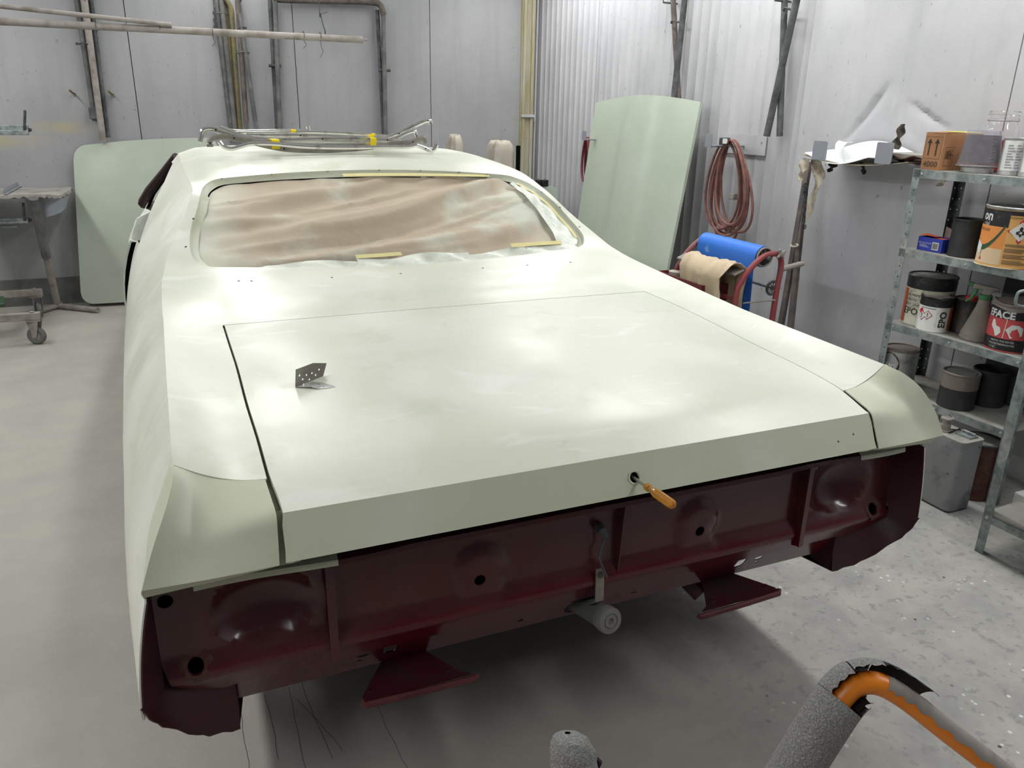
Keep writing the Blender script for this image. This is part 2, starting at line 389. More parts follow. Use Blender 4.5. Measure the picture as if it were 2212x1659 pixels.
# floor: dusty concrete with overspray, pale paint drips and dark specks
fm = bpy.data.materials.new('concrete'); fm.use_nodes = True; nt = fm.node_tree; N = nt.nodes; L = nt.links; p = N['Principled BSDF']; p.inputs['Roughness'].default_value = .75
g = N.new('ShaderNodeNewGeometry')
def fnoise(sc, d=6, stretch=(1, 1, 1)):
    mp = N.new('ShaderNodeMapping'); mp.inputs['Scale'].default_value = stretch; L.new(g.outputs['Position'], mp.inputs[0])
    n = N.new('ShaderNodeTexNoise'); n.inputs['Scale'].default_value = sc; n.inputs['Detail'].default_value = d; n.inputs['Roughness'].default_value = .65; L.new(mp.outputs[0], n.inputs[0]); return n.outputs[0]
def framp(src, lo, hi, k=1.0):
    r = N.new('ShaderNodeMapRange'); r.inputs[1].default_value = lo; r.inputs[2].default_value = hi; r.inputs[4].default_value = k; L.new(src, r.inputs[0]); return r.outputs[0]
def fmix(fac, a, b):
    x = N.new('ShaderNodeMix'); x.data_type = 'RGBA'; L.new(fac, x.inputs[0])
    if isinstance(a, tuple): x.inputs[6].default_value = a
    else: L.new(a, x.inputs[6])
    if isinstance(b, tuple): x.inputs[7].default_value = b
    else: L.new(b, x.inputs[7])
    return x.outputs[2]
sx = N.new('ShaderNodeSeparateXYZ'); L.new(g.outputs['Position'], sx.inputs[0])
dusty = fmix(framp(fnoise(1.6), .35, .7), S_(168, 164, 156), S_(150, 147, 141))
worn = fmix(framp(fnoise(3.2), .38, .66), S_(172, 170, 164), S_(144, 143, 142))
worn = fmix(framp(fnoise(24, 3), .56, .64, .55), worn, S_(122, 122, 124))
vo = N.new('ShaderNodeTexVoronoi'); vo.inputs['Scale'].default_value = 26; L.new(g.outputs['Position'], vo.inputs['Vector'])
vr = N.new('ShaderNodeMapRange'); vr.inputs[1].default_value = .17; vr.inputs[2].default_value = .12; L.new(vo.outputs['Distance'], vr.inputs[0])
gate = framp(fnoise(2.4, 2), .52, .6)
mm = N.new('ShaderNodeMath'); mm.operation = 'MULTIPLY'; L.new(vr.outputs[0], mm.inputs[0]); L.new(gate, mm.inputs[1])
worn = fmix(mm.outputs[0], worn, S_(214, 214, 210))
vo2 = N.new('ShaderNodeTexVoronoi'); vo2.inputs['Scale'].default_value = 15; mp2 = N.new('ShaderNodeMapping'); mp2.inputs['Location'].default_value = (3.3, 1.7, 0); L.new(g.outputs['Position'], mp2.inputs[0]); L.new(mp2.outputs[0], vo2.inputs['Vector'])
vr2 = N.new('ShaderNodeMapRange'); vr2.inputs[1].default_value = .10; vr2.inputs[2].default_value = .06; L.new(vo2.outputs['Distance'], vr2.inputs[0])
gate2 = framp(fnoise(1.9, 2, (1.3, 1, 1)), .5, .58)
mm2 = N.new('ShaderNodeMath'); mm2.operation = 'MULTIPLY'; L.new(vr2.outputs[0], mm2.inputs[0]); L.new(gate2, mm2.inputs[1])
worn = fmix(mm2.outputs[0], worn, S_(58, 58, 62))
side = framp(sx.outputs[0], .2, 1.0)
col = fmix(side, dusty, worn)
wv = N.new('ShaderNodeTexWave'); wv.wave_type = 'BANDS'; wv.bands_direction = 'X'; wv.inputs['Scale'].default_value = 2.4; wv.inputs['Distortion'].default_value = 1.2; wv.inputs['Detail'].default_value = 3; L.new(g.outputs['Position'], wv.inputs[0])
L.new(col, p.inputs['Base Color'])
b = N.new('ShaderNodeBump'); b.inputs['Strength'].default_value = .25; b.inputs['Distance'].default_value = .006; L.new(fnoise(45, 4), b.inputs['Height']); L.new(b.outputs[0], p.inputs['Normal'])
MT['concrete'] = fm

XL, YF = -3.6, -4.2
xr = lambda y: (RW0 + RU*((y-6.05)/RU[1]))[0]
def poly_slab(name, pts, z0, z1, m, cat=None):
    mb = MB(); n = len(pts)
    mb.add([(x, y, z0) for x, y in pts]+[(x, y, z1) for x, y in pts], [tuple(range(n-1, -1, -1)), tuple(range(n, 2*n))]+[(i, (i+1) % n, n+(i+1) % n, n+i) for i in range(n)])
    return setp(build(name, mb, m, smooth=False), kind='structure')
foot = [(XL-.1, YF-.1), (xr(YF)+.15, YF-.1), (xr(YB)+.2, YB+.15), (XL-.1, YB+.15)]
setp(poly_slab('floor', foot, -.12, 0, 'concrete'), 'dusty grey concrete workshop floor with paint specks')
setp(poly_slab('ceiling', foot, CEIL, CEIL+.1, 'ceiling'), 'grey workshop ceiling above the frame')
mb = MB(); mb.box((XL-.06, (YF+YB)/2, CEIL/2), (.1, YB-YF, CEIL)); setp(build('wall_left', mb, 'hall_wall', smooth=False), 'plain left wall of the workshop', kind='structure')
mb = MB(); mb.box(((XL+xr(YF))/2, YF-.06, CEIL/2), (xr(YF)-XL, .1, CEIL)); setp(build('wall_front', mb, 'hall_wall', smooth=False), 'plain wall behind the camera', kind='structure')

# right wall: backing plus 1.2 m sandwich panels; the far ones finely ribbed
mb = MB(); mb.hexa([rw(.02, 0, -.02), rw(-10.4, 0, -.02), rw(-10.4, CEIL, -.02), rw(.02, CEIL, -.02)], RN*.1)
wr_ = setp(build('wall_right', mb, 'seam', smooth=False), 'white sandwich panel wall on the right with stains and dents', kind='structure')
edges = [-.02, -1.11, -2.31, -3.515, -4.752, -5.95, -7.15, -8.35, -10.4]
def dent(s, z):
    """shallow wrinkles and knocks in the sheet metal"""
    d = 0.0
    def ridge(a, b, w, h):
        ax, az_, bx, bz = *a, *b; L2 = (bx-ax)**2+(bz-az_)**2
        t = ((s-ax)*(bx-ax)+(z-az_)*(bz-az_))/L2; tt = min(max(t, 0), 1)
        dx, dz = s-(ax+tt*(bx-ax)), z-(az_+tt*(bz-az_)); q = math.hypot(dx, dz)
        sgn = (bx-ax)*(z-az_)-(bz-az_)*(s-ax)
        k = math.sin(math.pi*min(max(t, .0), 1)) if 0 < t < 1 else 0
        return h*k*math.exp(-(q/w)**2)*(1 if sgn > 0 else .15)
    d += ridge((-3.83, 1.46), (-4.10, 1.80), .04, .024)
    d += ridge((-4.21, 1.70), (-4.50, 1.55), .035, .018)
    d += ridge((-4.16, 1.72), (-4.19, 1.50), .04, -.008)
    return d
for i in range(len(edges)-1):
    s0, s1 = edges[i]-.003, edges[i+1]+.003
    G = []
    if i < 3:
        cols = []; k = 0; x = s0
        while x > s1+.02:
            cols += [(x, 0), (x-.055, 0), (x-.059, .0035), (x-.066, .0035), (x-.070, 0)]; x -= .098
        cols.append((s1, 0)); zz = [0, .6, 1.2, 1.8, 2.4, CEIL]
        G = [[rw(s, z, d) for z in zz] for s, d in cols]
    elif i == 3:
        ss = np.linspace(s0, s1, 70); zz = np.r_[0, .6, 1.0, np.linspace(1.25, 1.95, 56), 2.4, CEIL]
        G = [[rw(s, z, .004-dent(s, z)) for z in zz] for s in ss]
    else:
        G = [[rw(s, z, .004) for z in (0, CEIL)] for s in (s0, s1)]
    mb = MB(); mb.grid(G)
    G0, G1 = G[0], G[-1]
    build('panel', mb, 'wall', wr_, solid=.012, solid_off=-1 if i else -1, angle=60)

# back wall: backing, panels, hatch, skirting
mb = MB(); mb.box(((XL+RW0[0])/2, YB+.06, CEIL/2), (RW0[0]-XL+.2, .08, CEIL)); wb_ = setp(build('wall_back', mb, 'seam', smooth=False), 'pale grey panelled back wall behind the car', kind='structure')
bx = [XL, -2.23, -1.005, .265, 1.46, 2.54]
for i in range(len(bx)-1):
    mb = MB(); mb.grid([[(x, YB, z) for z in (.0, 1.0, 2.0, CEIL)] for x in (bx[i]+.003, bx[i+1]-.003)]); build('panel', mb, 'wall_back', wb_, smooth=False, solid=.012, solid_off=1)
mb = MB(); mb.box(((XL+RW0[0])/2, YB-.012, .11), (RW0[0]-XL-.02, .016, .22)); setp(build('baseboard_back', mb, 'skirting', smooth=False), 'dark grey skirting strip along the back wall', kind='structure')
# riveted repair plates on the back wall
def rivet_plate(x0, x1, z0, z1, rivs):
    mb = MB(); mb.box(((x0+x1)/2, YB-.003, (z0+z1)/2), (x1-x0, .005, z1-z0)); pl = build('wall_plate', mb, 'wall_back', wb_, bevel=.001)
    for (rx, rz) in rivs:
        q = MB(); q.sphere((x0+(x1-x0)*rx, YB-.006, z0+(z1-z0)*rz), .006, 5, (1, .5, 1)); build('rivet', q, 'grey_paint', pl)
    return pl
rivet_plate(-1.515, -1.075, 1.585, 1.728, [(.03, .1), (.97, .1), (.03, .9), (.78, .88), (.8, .1), (.97, .9)])
P0 = on_back(614, 11); P1 = on_back(797, 24); rivet_plate(P0[0], P1[0], P1[2], P1[2]+.16, [(.04, .2), (.35, .15), (.66, .12), (.97, .1)])
for px in ((163, 205), (246, 207)):
    c = on_back(*px); q = MB(); q.tube([c+V3(0, -.005, .005), c+V3(-.01, -.06, .012), c+V3(-.03, -.085, .035)], .008, 8); q.tube([c+V3(-.01, -.05, .01), c+V3(.004, -.06, -.012)], .006, 6)
    setp(build('wall_bolt', q, 'yellow_pipe'), 'rusty bent bolt on the riveted wall plate, '+('left one' if px[0] < 200 else 'right one'), 'bolt', 'bolts on the riveted wall plate')
# corner channel post
mb = MB(); x0 = on_back(1125, 0)[0]; x1 = on_back(1152, 0)[0]
mb.box(((x0+x1)/2, YB-.03, CEIL/2), (x1-x0, .05, CEIL)); mb.box((x0+.02, YB-.065, CEIL/2), (.03, .03, CEIL)); mb.box((x1-.02, YB-.065, CEIL/2), (.03, .03, CEIL))
tr = setp(build('trim_1', mb, 'post_paint', smooth=False, bevel=.004), 'yellowed steel corner post between back wall and ribbed wall', kind='structure')
zc = on_back(1135, 250)[2]; mb = MB(); mb.box(((x0+x1)/2, YB-.085, zc), (x1-x0+.01, .02, .025)); build('clamp', mb, 'wall', tr)
mb = MB(); mb.tube([(x1+.035, YB-.03, 0), (x1+.035, YB-.03, CEIL)], .012, 8); build('conduit', mb, 'wall', tr)
# ceiling fittings (above the frame)
for i, (x, y, w) in enumerate(LAMPS):
    t = thing('ceiling_light', (x, y, LAMP_Z), 'twin tube ceiling light over the '+('left aisle' if x < -1 else 'right aisle' if x > 1 else 'car')+', '+('behind the camera' if y < -.5 else 'beside the boot' if y < 1.5 else 'midway' if y < 4 else 'by the back wall'), 'ceiling light', 'twin tube ceiling lights')
    mb = MB(); mb.box((x, y, LAMP_Z-.02), (.2, 1.5, .05)); build('housing', mb, 'lamp_body', t, bevel=.005)
    for yy_ in (-.5, .5):
        mb = MB(); mb.box((x, y+yy_, (LAMP_Z+CEIL)/2), (.02, .02, CEIL-LAMP_Z)); build('hanger', mb, 'lamp_body', t)
    for sx_ in (-.05, .05):
        mb = MB(); mb.tube([(x+sx_, y-.72, LAMP_Z-.06), (x+sx_, y+.72, LAMP_Z-.06)], .013, 8); build('tube', mb, 'tube_glow', t)
# ---------------------------------------------------------------- the car: body in primer, tail in maroon
car = thing('coupe', (0, 1.0, 0), 'two-door fastback coupe body in pale green primer with maroon tail, bumper removed', 'car')
KY = [0.0, .04, .16, .3, .5, .7, .9, 1.1, 1.2, 1.3, 1.5, 1.62, 1.7, 1.85, 1.9, 2.0, 2.1, 2.2, 2.3, 2.5, 2.8, 3.2, 3.6, 4.05]
K3X = [.70, .697, .706, .708, .712, .713, .717, .72, .722, .724, .727, .735, .772, .761, .744, .722, .707, .682, .67, .67, .68, .68, .68, .66]
K3Z = [.905, .92, .947, .959, .967, .98, .988, .991, 1.0, 1.016, 1.046, 1.067, 1.105, 1.177, 1.212, 1.253, 1.278, 1.30, 1.325, 1.352, 1.372, 1.378, 1.366, 1.328]
K4X = [.86, .862, .863, .865, .868, .871, .873, .875, .877, .878, .876, .866, .854, .808, .79, .758, .738, .742, .75, .757, .762, .764, .758, .745]
K4Z = [.975, .98, .988, .990, .993, .996, 1.005, 1.017, 1.022, 1.028, 1.044, 1.066, 1.093, 1.162, 1.19, 1.246, 1.284, 1.302, 1.315, 1.332, 1.347, 1.352, 1.338, 1.30]
K0Z = [.91, .921, .953, .966, .976, .986, .992, .993, .998, 1.016, 1.03, 1.038, 1.073, 1.138, 1.16, 1.204, 1.248, 1.29, 1.335, 1.370, 1.396, 1.404, 1.392, 1.352]
_ys = np.linspace(0, 4.05, 811)
_t = {k: pchip(KY, v, _ys) for k, v in dict(x3=K3X, z3=K3Z, x4=K4X, z4=K4Z, z0=K0Z).items()}
def kv(k, y): return float(np.interp(y, _ys, _t[k]))
def S(x, y):
    x = abs(x); z0, x3, z3, x4, z4 = (kv(k, y) for k in ('z0', 'x3', 'z3', 'x4', 'z4'))
    zq = z0 + (z3-z0)*(.36 if 1.6 < y else .3)
    if x <= x3: return float(pchip([-.5*x3, 0, .5*x3, x3, x4], [zq, z0, zq, z3, z4], x)[0])
    return z3+(z4-z3)*(x-x3)/max(x4-x3, 1e-6)
HM = ([0, .05, .2, .3, .5, .8, 1.2, 1.6, 2.0, 2.6, 4.2, 5.3], [.964, .968, .980, .988, .998, 1.006, 1.02, 1.034, 1.044, 1.05, 1.05, 1.0])
def G_side(y, z):
    hm = float(pchip(*HM, y)[0]); yc = min(max(y, .16), 4.05)
    cx, cz = kv('x4', yc), kv('z4', yc)
    if y > 4.05: cx, cz = .93, .96
    zm = float(np.interp(y, [.05, .3, .9], [.50, .58, .72]))
    if z >= zm:
        e = 2.0 if y < .3 else float(np.interp(y, [.3, .8, 1.2, 2.2], [2.0, 1.7, 1.7, 2.0]))
        return hm-(hm-cx)*((z-zm)/(cz-zm))**e
    return hm-.07*((zm-z)/.36)**2
YD = 1.103     # front edge of the deck lid opening
GAP = {-1: .006, 1: .0035}
def gap_x(y, s): return kv('x3', y)

# window outline (plan view)
half = [(0, 1.605), (.25, 1.605), (.5, 1.607), (.68, 1.613), (.738, 1.632), (.772, 1.68), (.777, 1.75), (.764, 1.84), (.744, 1.9), (.73, 1.95), (.715, 2.05), (.70, 2.135), (.677, 2.195), (.645, 2.232), (.58, 2.252), (.4, 2.28), (.2, 2.296), (0, 2.30)]
wo = half + [(-x, y) for x, y in half[-2:0:-1]]
WO = spline([(x, y, 0) for x, y in wo], 176, closed=True)[:, :2]
NW = len(WO)
# outer loop of the roof/pillar/tulip panel, matched to the window outline by angle sectors
def outer_pt(i):
    x, y = WO[i]; cx, cy = 0, 1.95
    ang = math.atan2(y-cy, x); return ang
def loop_outer():
    """walk: rear centre -> rear right corner -> crest forward -> roof front -> back"""
    R = []
    for x in np.linspace(0, kv('x3', YD)+.0, 30)[:-1]: R.append((x, YD))
    for x in np.linspace(kv('x3', YD), kv('x4', YD), 8)[:-1]: R.append((x, YD))
    for y in np.linspace(YD, 4.05, 90)[:-1]: R.append((kv('x4', y), y))
    for x in np.linspace(kv('x4', 4.05), 0, 30): R.append((x, 4.05))
    return R
RO = loop_outer(); RO = RO + [(-x, y) for x, y in RO[-2:0:-1]]
RO = np.array(RO)
# correspondence: by normalised arc with anchors (rear centre, corner low, side mid, corner top, front centre)
def arcs(P):
    d = np.r_[0, np.cumsum(np.linalg.norm(np.diff(np.vstack([P, P[:1]]), axis=0), axis=1))]; return d
aw = arcs(WO); ao = arcs(RO)
def near(P, q): return int(np.argmin(np.linalg.norm(P-np.array(q), axis=1)))
anch_w = [0, near(WO, (.70, 1.617)), near(WO, (.777, 1.70)), near(WO, (.744, 1.9)), near(WO, (.70, 2.135)), near(WO, (.60, 2.247)), NW//2]
anch_o = [0, near(RO, (.72, YD)), near(RO, (kv('x4', 1.6), 1.6)), near(RO, (kv('x4', 1.92), 1.92)), near(RO, (kv('x4', 2.25), 2.25)), near(RO, (kv('x4', 2.75), 2.75)), len(RO)//2]
tw = [aw[i] for i in anch_w]; to = [ao[i] for i in anch_o]
M_ = 22; mb = MB(); GR = []
half_n = NW//2
for i in range(NW):
    j = i if i <= half_n else NW-i
    a = np.interp(aw[j], tw, to)
    ox = np.interp(a, ao[:len(RO)], RO[:, 0]); oy = np.interp(a, ao[:len(RO)], RO[:, 1])
    wx, wy = WO[j]
    sgn = 1 if i <= half_n else -1
    row = []
    for k in range(M_+1):
        t = (k/M_); t = t**1.25
        x = wx+(ox-wx)*t; y = wy+(oy-wy)*t
        row.append((sgn*x, y, S(x, y)))
    GR.append(row)
mb.grid(GR, closed_u=True)
# quarter tops beside the deck lid
ysq = np.r_[np.linspace(.155, .3, 8), np.linspace(.35, YD, 20)]
def seam_y(x):   # rear edge of quarter top follows the end-cap seam
    return float(pchip([.70, .73, .79, .84, .863, .9], [.1335, .1372, .1478, .1555, .159, .16], x)[0])
for s in (-1, 1):
    g_ = []
    for y in ysq:
        xs = np.linspace(gap_x(y, s), kv('x4', y), 9); row = []
        for x in xs:
            yy = y
            if y < .3:
                sy = seam_y(x)+.0012; yy = sy+(y-.155)/(.3-.155)*(.3-sy)
            zz = S(x, yy) - float(np.interp(yy, [.15, .3, .6, 1.05], [.0145, .012, .006, 0]))*math.sin(math.pi*min(max((x-kv('x3', yy))/(kv('x4', yy)-kv('x3', yy)), 0), 1))
            row.append((s*x, yy, zz))
        g_.append(row)
    mb.grid(g_)
# sides
ARCH = (1.37, .34, .40)
def z_bot(y):
    zb = float(np.interp(y, [.04, .1, .35, .9, 2.2, 5.3], [.575, .50, .38, .30, .27, .27]))
    for yc in (ARCH[0], ARCH[0]+2.97):
        d = abs(y-yc)
        if d < ARCH[2]: zb = max(zb, ARCH[1]+math.sqrt(ARCH[2]**2-d*d)*.98)
    return zb
def z_top(y):
    if y < .158: return float(np.interp(y, [.04, .07, .10, .13, .158], [.783, .80, .84, .875, .90]))
    return kv('z4', min(y, 4.05))
zedge = lambda y: float(np.interp(y, [2.4, 2.6, 2.8, 3.15, 4.05], [1.045, 1.14, 1.246, 1.315, 1.262]))
belt = lambda y: float(np.interp(y, [2.4, 2.7, 4.6, 5.3], [1.035, 1.005, .985, .9]))
for s in (-1, 1):
    rows = []
    yy = np.r_[.045, .07, .10, .13, .158, .162, .2, .26, .35, np.linspace(.45, 2.4, 60)]
    for y in yy:
        zt, zb = z_top(y), z_bot(y); r_ = []
        for t in np.linspace(0, 1, 26):
            z = zt+(zb-zt)*t; x = G_side(y, z); r_.append((s*x, y, z))
        if y > .16: r_[0] = (s*kv('x4', y), y, kv('z4', y))
        rows.append(r_)
    mb.grid(rows)
    rows = []
    for y in np.linspace(2.4, 4.05, 40):
        zt, zb = kv('z4', y), min(zedge(y), kv('z4', y)-.03)
        rows.append([(s*(kv('x4', y) if t == 0 else G_side(y, zt+(zb-zt)*t)), y, zt+(zb-zt)*t) for t in np.linspace(0, 1, 12)])
    mb.grid(rows)
    rows = []
    for y in np.linspace(2.4, 2.66, 8):
        zt, zb = belt(y), z_bot(y); rows.append([(s*G_side(y, zt+(zb-zt)*t), y, zt+(zb-zt)*t) for t in np.linspace(0, 1, 24)])
    mb.grid(rows)
    # front wings
    rows = []
    for y in np.linspace(4.05, 5.3, 30):
        zt, zb = belt(y), z_bot(y); rows.append([(s*(G_side(4.0, zt+(zb-zt)*t)-.0*y)*float(np.interp(y, [4.05, 4.6, 5.3], [1, .98, .93])), y, zt+(zb-zt)*t) for t in np.linspace(0, 1, 20)])
    mb.grid(rows)
shell = build('body_shell', mb, 'primer', car, weld=.0015, angle=28, solid=.004, solid_off=-1)
# front: cowl, engine bay cover and nose
mb = MB()
rows = [[(x, y, float(np.interp(y, [4.5, 5.3], [.98, .88]))) for x in np.linspace(-.95, .95, 8)] for y in np.linspace(4.5, 5.28, 6)]
mb.grid(rows); mb.grid([[(x, 5.28, z) for x in np.linspace(-.93, .93, 4)] for z in (.88, .3)]); build('engine_bay', mb, 'maroon_dark', car)
# windscreen pillars, and a dark sheet added so the cabin behind reads unlit
for s in (-1, 1):
    mb = MB(); mb.tube([(s*.775, 3.98, 1.30), (s*.85, 4.17, 1.19), (s*.95, 4.36, 1.06), (s*1.0, 4.5, .97)], [.02, .028, .034, .04], 8); build('windscreen_pillar', mb, 'maroon_inner', car)
mb = MB(); mb.grid([[(x*(1-.22*t)*.93, 4.52-.5*t, .95+.36*t) for t in np.linspace(0, 1, 5)] for x in np.linspace(-1, 1, 9)]); build('windscreen_dark', mb, 'maroon_inner', car)
# interior lining: dark maroon inner panels seen through the side opening
mb = MB()
for s in (-1, 1):
    mb.grid([[(s*(G_side(y, z)-.05), y, z) for z in np.linspace(.5, float(np.interp(y, [1.7, 2.2, 3.1], [1.04, 1.24, 1.28])), 10)] for y in np.linspace(1.75, 2.58, 10)])
mb.grid([[(x, 1.72, z) for x in (-.85, .85)] for z in (.4, 1.04)])
build('interior_lining', mb, 'maroon_inner', car)
mb = MB(); mb.grid([[(x, y, .36 if .62 < abs(y-1.37) else .5) for x in np.linspace(-.9, .9, 6)] for y in np.linspace(.55, 5.2, 24)]); build('floor_pan', mb, 'maroon_dark', car)
# doors: ajar, standing slightly proud of the quarter
for s in (-1, 1):
    off = .028 if s < 0 else .004
    mb = MB(); rows = []
    for y in np.linspace(2.69, 4.04, 26):
        k = off*(4.04-y)/1.35
        rows.append([(s*(G_side(y, z)+k), y+.004, z) for z in np.linspace(belt(y), .30, 22)])
    mb.grid(rows); d = build('door', mb, 'primer_white', car, solid=.03, solid_off=-1)
    mb = MB(); mb.grid([[(s*(G_side(2.67, z)-.03+.05*t), 2.675, z) for t in (0, 1)] for z in np.linspace(1.0, .3, 12)]); build('door_gap_dark', mb, 'void', car)  # black strip standing in for the shade inside the door gap
    if s < 0:
        mb = MB(); rows = []
        for y, top in ((2.74, 1.0), (2.745, 1.06), (2.76, 1.135), (2.8, 1.133), (2.95, 1.10), (3.2, 1.05), (3.5, 1.0)):
            rows.append([(-(G_side(y, z)+.02+.012*math.sin(9*y+7*z)-(.06 if k == 4 else 0)), y, z) for k, z in enumerate(np.linspace(.97, top, 5))])
        mb.grid(rows); build('masking_film', mb, 'paper_film', d, solid=.002, label='white masking film over the door top')

# ---- deck lid: top, crease, rear face with the lock hole
HOLE = on_plane(1370, 1031, (0, .02, .88), (0, -.08, .04))
mb = MB(); rows = []
ycl = np.r_[np.linspace(YD-.004, .6, 16), np.linspace(.56, .12, 16), .09, .065, .05, .043]
for y in ycl:
    xl, xr_ = -gap_x(y, -1)+GAP[-1], gap_x(y, 1)-GAP[1]
    rows.append([(x, y, S(x, y)) for x in np.linspace(xl, xr_, 41)])
# soften the front corners of the lid
for s, c in ((-1, 0), (1, -1)):
    for k in range(0, 2): pass
crease = [(x, .037, float(.9195-.0*x)) for x in np.linspace(-.697+GAP[-1], .697-GAP[1], 41)]
rows.append(crease); mb.grid(rows)
dl = build('deck_lid', mb, 'primer', car, angle=24, solid=.018, solid_off=-1)
# rear face
def face_pt(x, t): return V3(x, .037-.037*t, .9195-.0795*t)
hx = HOLE[0]; ht = (.9195-HOLE[2])/.0795
xl, xr_ = -.697+GAP[-1], .697-GAP[1]
outer = [(x, 0) for x in np.linspace(xl, xr_, 24)]+[(xr_+.004, t) for t in (.25, .5, .75)]+[(x, 1) for x in np.linspace(xr_+.006, xl-.006, 24)]+[(xl-.004, t) for t in (.75, .5, .25)]
hol = [(hx+.0115*(1+.12*math.sin(3*a))*math.cos(a), ht+.0125/.0888*(1+.1*math.cos(2*a))*math.sin(a)) for a in np.linspace(0, 2*math.pi, 17)[:-1]]
scr = [[(x, t) for (x, t) in circ((cx_, ct), .0028, 8, .0028/.0888)] for cx_, ct in ((.585, .62), (.635, .5))]
ext = [(x, t) for x in np.linspace(xl+.03, xr_-.03, 22) for t in (.2, .4, .6, .8) if math.hypot(x-hx, (t-ht)*.0888) > .03]
pts, tr_ = plate2d(outer, [hol]+scr, ext)
mb = MB(); mb.add([face_pt(*p) for p in pts], tr_); build('rear_face', mb, 'primer_flat', dl, angle=24, solid=.003, solid_off=-1)
mb = MB(); mb.lathe([(.0150, .0), (.0155, .0008), (.0145, .001), (.0118, .0004)], HOLE+V3(0, -.0022, .001), 20, axis=(0, -.905, .425)); build('lock_ring', mb, 'primer_flat', dl)
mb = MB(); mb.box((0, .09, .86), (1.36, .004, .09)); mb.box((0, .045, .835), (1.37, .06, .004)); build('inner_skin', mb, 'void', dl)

# ---- gutter under the shut lines
mb = MB()
for s in (-1, 1):
    mb.grid([[(s*(gap_x(y, s)+d), y, S(gap_x(y, s), y)-h) for d, h in ((.012, .012), (.006, .024), (-.02, .026))] for y in np.linspace(.06, YD+.01, 30)])
    mb.grid([[(s*(.70+d), y, z-.012) for d in (.02, -.03)] for y, z in ((.06, .925), (.045, .90), (.018, .838))])
mb.grid([[(x, YD+d, S(x, YD)-h) for d, h in ((.012, .012), (0, .022), (-.03, .024))] for x in np.linspace(-.72, .72, 20)])
build('gutter', mb, 'primer_flat', car)

# ---- end caps
def cap_mesh(s):
    mb = MB()
    colx = [.7055, .75, .79, .83, .862, .885]
    # each column: seam, upper mid, crease/hollow, lower mid, bottom edge  (x, y, z)
    cols = [
        [(.709, .132, .944), (.706, .085, .933), (.703, .037, .919), (.705, .017, .878), (.708, .0, .838)],
        [(.75, .139, .946), (.752, .09, .931), (.754, .041, .911), (.758, .020, .873), (.76, .0, .837)],
        [(.79, .147, .952), (.795, .095, .932), (.80, .043, .904), (.808, .021, .870), (.812, .0, .837)],
        [(.82, .152, .963), (.828, .10, .944), (.838, .042, .900), (.85, .020, .866), (.856, .0, .838)],
        [(.845, .156, .977), (.85, .11, .968), (.864, .045, .925), (.884, .016, .875), (.893, .0, .839)],
        [(.863, .158, .988), (.863, .11, .985), (.875, .056, .962), (.905, .018, .901), (.928, .0, .840)]]
    U = 28; Vn = 20
    P = np.array(cols)                       # 6 x 5 x 3
    tt = np.linspace(0, 5, 6); vv = np.array([0, .3, .55, .78, 1.0]); q = np.linspace(0, 5, U)
    C2 = np.zeros((U, 5, 3))
    for r_ in range(5):
        for a in range(3): C2[:, r_, a] = pchip(tt, P[:, r_, a], q)
    Gd = np.zeros((U, Vn, 3)); vq = np.linspace(0, 1, Vn)
    for i in range(U):
        for a in range(3): Gd[i, :, a] = pchip(vv, C2[i, :, a], vq)
    Gd[:, :, 0] *= s
    mb.grid(Gd)
    # outer side face, peak edge to side seam
    pk = Gd[-1]; seam = spline([(.866, .1585, .986), (.887, .1585, .962), (.905, .1585, .936), (.925, .158, .902), (.938, .154, .872), (.948, .12, .84), (.950, .09, .815), (.944, .055, .79)], Vn)
    seam[:, 0] = [G_side(float(q_[1]), float(q_[2]))+.0015 for q_ in seam]; seam[:, 0] *= s
    mb.grid([pk, pk*.66+seam*.34+V3(s*.002, 0, .002), pk*.33+seam*.67+V3(s*.002, 0, .002), seam])
    # bottom flange rolled under
    lo = Gd[:, -1]
    fl = [lo+V3(0, .012, -.006), lo+V3(0, .02, -.03)*np.linspace(.25, 1, U)[:, None]+V3(0, .012, -.004)]
    mb.grid([lo, fl[0], fl[1]])
    return mb
for s in (-1, 1):
    cp = build('end_cap', cap_mesh(s), 'primer_flat', car, angle=26, solid=.003, solid_off=-1, weld=.0005)

# ---- masked rear window: recessed channel, paper, film strips, tape
nrm = lambda x, y: np.array([-(S(abs(x)+.004, y)-S(abs(x)-.004, y))/.008*np.sign(x) if abs(x) > .01 else 0, -(S(x, y+.01)-S(x, y-.01))/.02, 1.0])
mb = MB(); ring = []
CX, CY = 0, 1.95
for i in range(NW):
    x, y = WO[i]; c0 = np.array([x, y, S(x, y)])
    inn = np.array([-x, CY-y]); inn = inn/np.linalg.norm(inn)*V3(1, 1, 0)[:2]
    n_ = nrm(x*.97, y); n_ /= np.linalg.norm(n_)
    a = c0 - n_*.012 + V3(inn[0]*.004, inn[1]*.004, 0)
    wid = .022 if y > 2.1 else .030
    b_ = V3(x+inn[0]*wid, y+inn[1]*wid, 0); b_[2] = S(b_[0], b_[1]); b_ = b_-n_*.022
    ring.append([c0, a, b_])
mb.grid(ring, closed_u=True)
wf = build('window_channel', mb, 'primer_flat', car, angle=50)
def wshrink(k, i):
    x, y = WO[i]; inn = np.array([-x, CY-y]); L_ = np.linalg.norm(inn); inn /= L_; return x+inn[0]*k, y+inn[1]*k
